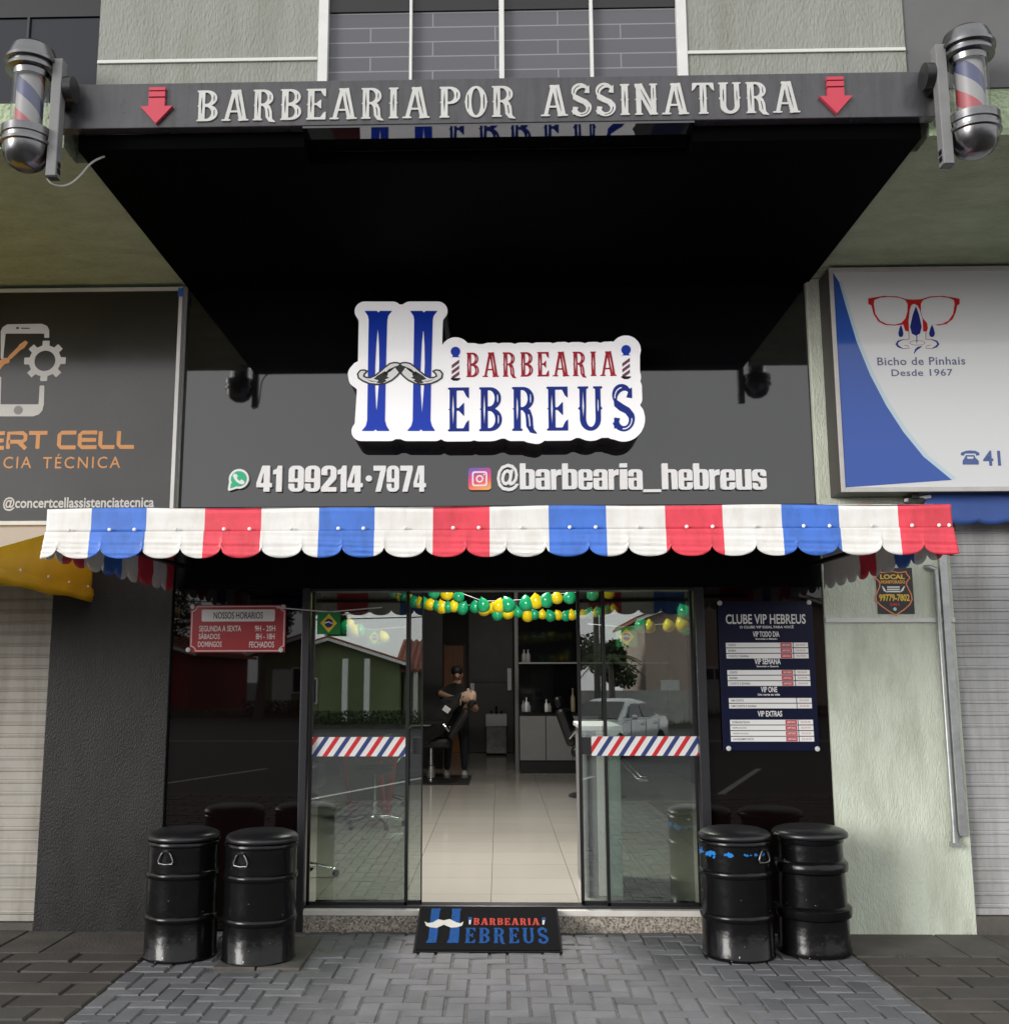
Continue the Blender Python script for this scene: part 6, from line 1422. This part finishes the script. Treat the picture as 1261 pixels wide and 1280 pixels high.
def car(x, y, rz, label):
    Z = Matrix.Translation((x, y, -.16)) @ Matrix.Rotation(rz, 4, 'Z'); T = thing('parked_car', (x, y, -.16), label, 'car')
    paint = M('silver_car_paint', (.50, .51, .53), .25, metal=.3, coat=.6)
    def loft(secs, mats, nm, **k):
        mb = MB(); n = None
        for s in secs:
            yy, P = s; n = len(P); mb.v += [(px_, yy, pz) for px_, pz in P]
        for i in range(len(secs)-1):
            for j in range(n): mb.f.append((i*n+j, i*n+(j+1) % n, (i+1)*n+(j+1) % n, (i+1)*n+j)); mb.m.append(0)
        mb.f += [tuple(range(n)), tuple((len(secs)-1)*n+j for j in range(n))[::-1]]; mb.m += [0, 0]
        return obj(nm, mb.xf(Z), mats, T, smooth=35, **k)
    def low(hw, z0, zm, zt): return [(-hw*.86, z0), (hw*.86, z0), (hw, z0+.18), (hw, zm), (hw*.93, zt-.03), (hw*.75, zt), (-hw*.75, zt), (-hw*.93, zt-.03), (-hw, zm), (-hw, z0+.18)]
    loft([(2.22, low(.62, .32, .48, .60)), (2.12, low(.78, .22, .55, .70)), (1.75, low(.86, .18, .66, .80)), (1.0, low(.88, .18, .72, .92)), (.6, low(.885, .18, .74, .95)), (-.8, low(.885, .18, .76, .97)), (-1.6, low(.87, .2, .80, 1.0)), (-2.1, low(.80, .26, .82, 1.0)), (-2.2, low(.68, .36, .70, .92))], paint, 'body')
    def cab(hb, ht, z0, z1): return [(-hb, z0), (hb, z0), ((hb+ht)/2+.02, (z0+z1)/2), (ht, z1-.05), (ht*.8, z1), (-ht*.8, z1), (-ht, z1-.05), (-(hb+ht)/2-.02, (z0+z1)/2)]
    loft([(1.02, cab(.72, .70, .88, .93)), (.15, cab(.76, .60, .93, 1.40)), (-.3, cab(.77, .60, .93, 1.46)), (-1.0, cab(.77, .58, .93, 1.42)), (-1.75, cab(.72, .62, .95, 1.03))], paint, 'cabin')
    cg = M('car_glass', (.01, .012, .012), .04)
    wsd = MB().add([(-.66, .97, .965), (.66, .97, .965), (.55, .22, 1.372), (-.55, .22, 1.372)], [(0, 1, 2, 3)])
    obj('windscreen', wsd.xf(Matrix.Translation((0, .02, .012))).xf(Z), cg, T, solid=.004)
    for s in (-1, 1):
        for ya, yb2, nm in ((.60, -.28, 'window'), (-.36, -1.25, 'window')):
            zb_2, zt2 = 1.0, 1.33
            fa = lambda z: .785-(z-1.0)*.40
            P = [(ya+.0, zb_2), (yb2, zb_2), (yb2+(.25 if yb2 < -1 else 0), zt2), (ya-(.42 if ya > 0 else .0), zt2)]
            obj(nm, MB().add([(s*(fa(z)+.012), yy, z) for yy, z in P], [(0, 1, 2, 3)]).xf(Z), cg, T, solid=.004)
        obj('mirror', MB().ball((s*.97, .62, 1.0), .09, .06, .065, 12).xf(Z), paint, T, smooth=60)
        obj('headlight', MB().ball((s*.60, 2.12, .63), .16, .07, .06, 12).xf(Z), M('headlight_glass', (.6, .6, .62), .1), T, smooth=60)
        for yy in (1.35, -1.35):
            wm_ = Z @ Matrix.Translation((s*.80, yy, .32)) @ Matrix.Rotation(R_(90), 4, 'Y')
            wh = obj('wheel', MB().lathe([(.19, -.10), (.30, -.10), (.32, -.07), (.32, .07), (.30, .10), (.19, .10)], 0, 0, 28).xf(wm_), rubber, T, smooth=40)
            obj('rim', MB().lathe([(.0001, s*.085), (.06, s*.09), (.18, s*.07), (.188, s*.095)], 0, 0, 28).xf(wm_), galv, wh, smooth=40)
    for s in (-1, 1):
        for yy in (.66, -.32, -1.22): obj('door_seam', MB().box(s*.888-.004, s*.888+.004, yy-.008, yy+.008, .3, .93).xf(Z), black_paint, T)
        for yy in (-.15, -1.05): obj('door_handle', MB().box(s*.893-.012, s*.893+.012, yy-.08, yy+.08, .80, .83).xf(Z), galv, T, bevel=.005)
        obj('sill_trim', MB().box(s*.86-.03, s*.86+.03, -1.0, 1.0, .18, .26).xf(Z), black_paint, T, bevel=.01)
    obj('number_plate', MB().box(-.22, .22, 2.236, 2.25, .34, .45).xf(Z), alu, T)
    obj('grille', MB().box(-.35, .35, 2.2, 2.235, .42, .55).xf(Z), black_paint, T)
car(2.9, -21.0, R_(30), 'silver saloon car parked on the asphalt facing the shop')

# low hedge and palm before the houses
mb = MB()
for i in range(5200):
    x = random.uniform(-11.5, 3.2); y = -40.7+random.gauss(0, .22); z = random.uniform(.0, .62); a = Vector((random.gauss(0, 1), random.gauss(0, 1), random.gauss(0, 1))).normalized(); q = a.orthogonal().normalized()
    c = Vector((x, y, z)); t = random.uniform(.04, .09); mb.add([c-a*t, c+q*t*.5, c+a*t, c-q*t*.5], [(0, 1, 2, 3)], random.choice((0, 0, 1)))
o = obj('hedge', mb, leafm, None, label='low clipped hedge along the verge before the green houses', cat='hedge'); origin_to(o, (-4, -40.7, 0))
PT = thing('palm_tree', (4.9, -39.5, -.16), 'small palm tree with drooping fronds across the street', 'palm tree')
obj('trunk', MB().tube([(4.9, -39.5, -.16), (4.95, -39.5, 1.4), (4.9, -39.5, 2.7)], [.17, .13, .11], 10), bark, PT, smooth=50)
for k in range(16):
    a = k*2.4; el_ = random.uniform(.1, 1.1); mb = MB(); P = []
    for i in range(9):
        t = i/8; rr = 1.55*t*math.cos(el_*(1-t*.4)); P.append(Vector((4.9+rr*math.cos(a), -39.5+rr*math.sin(a), 2.75+1.5*t*math.sin(el_)-1.15*t*t)))
    mb.tube(P, [.02]*9, 5, 0)
    for i in range(1, 9):
        d = (P[i]-P[i-1]).normalized(); sd2 = d.cross(V(0, 0, 1)).normalized()
        for s in (-1, 1):
            for u_ in (0, .5):
                b0 = P[i-1].lerp(P[i], u_); e_ = b0+(sd2*s*.8+d*.5-V(0, 0, .5))*.34*(1-.5*i/8); mb.add([b0-d*.03, b0+d*.03, e_], [(0, 1, 2)], 1)
    obj('frond', mb, leafm, PT)
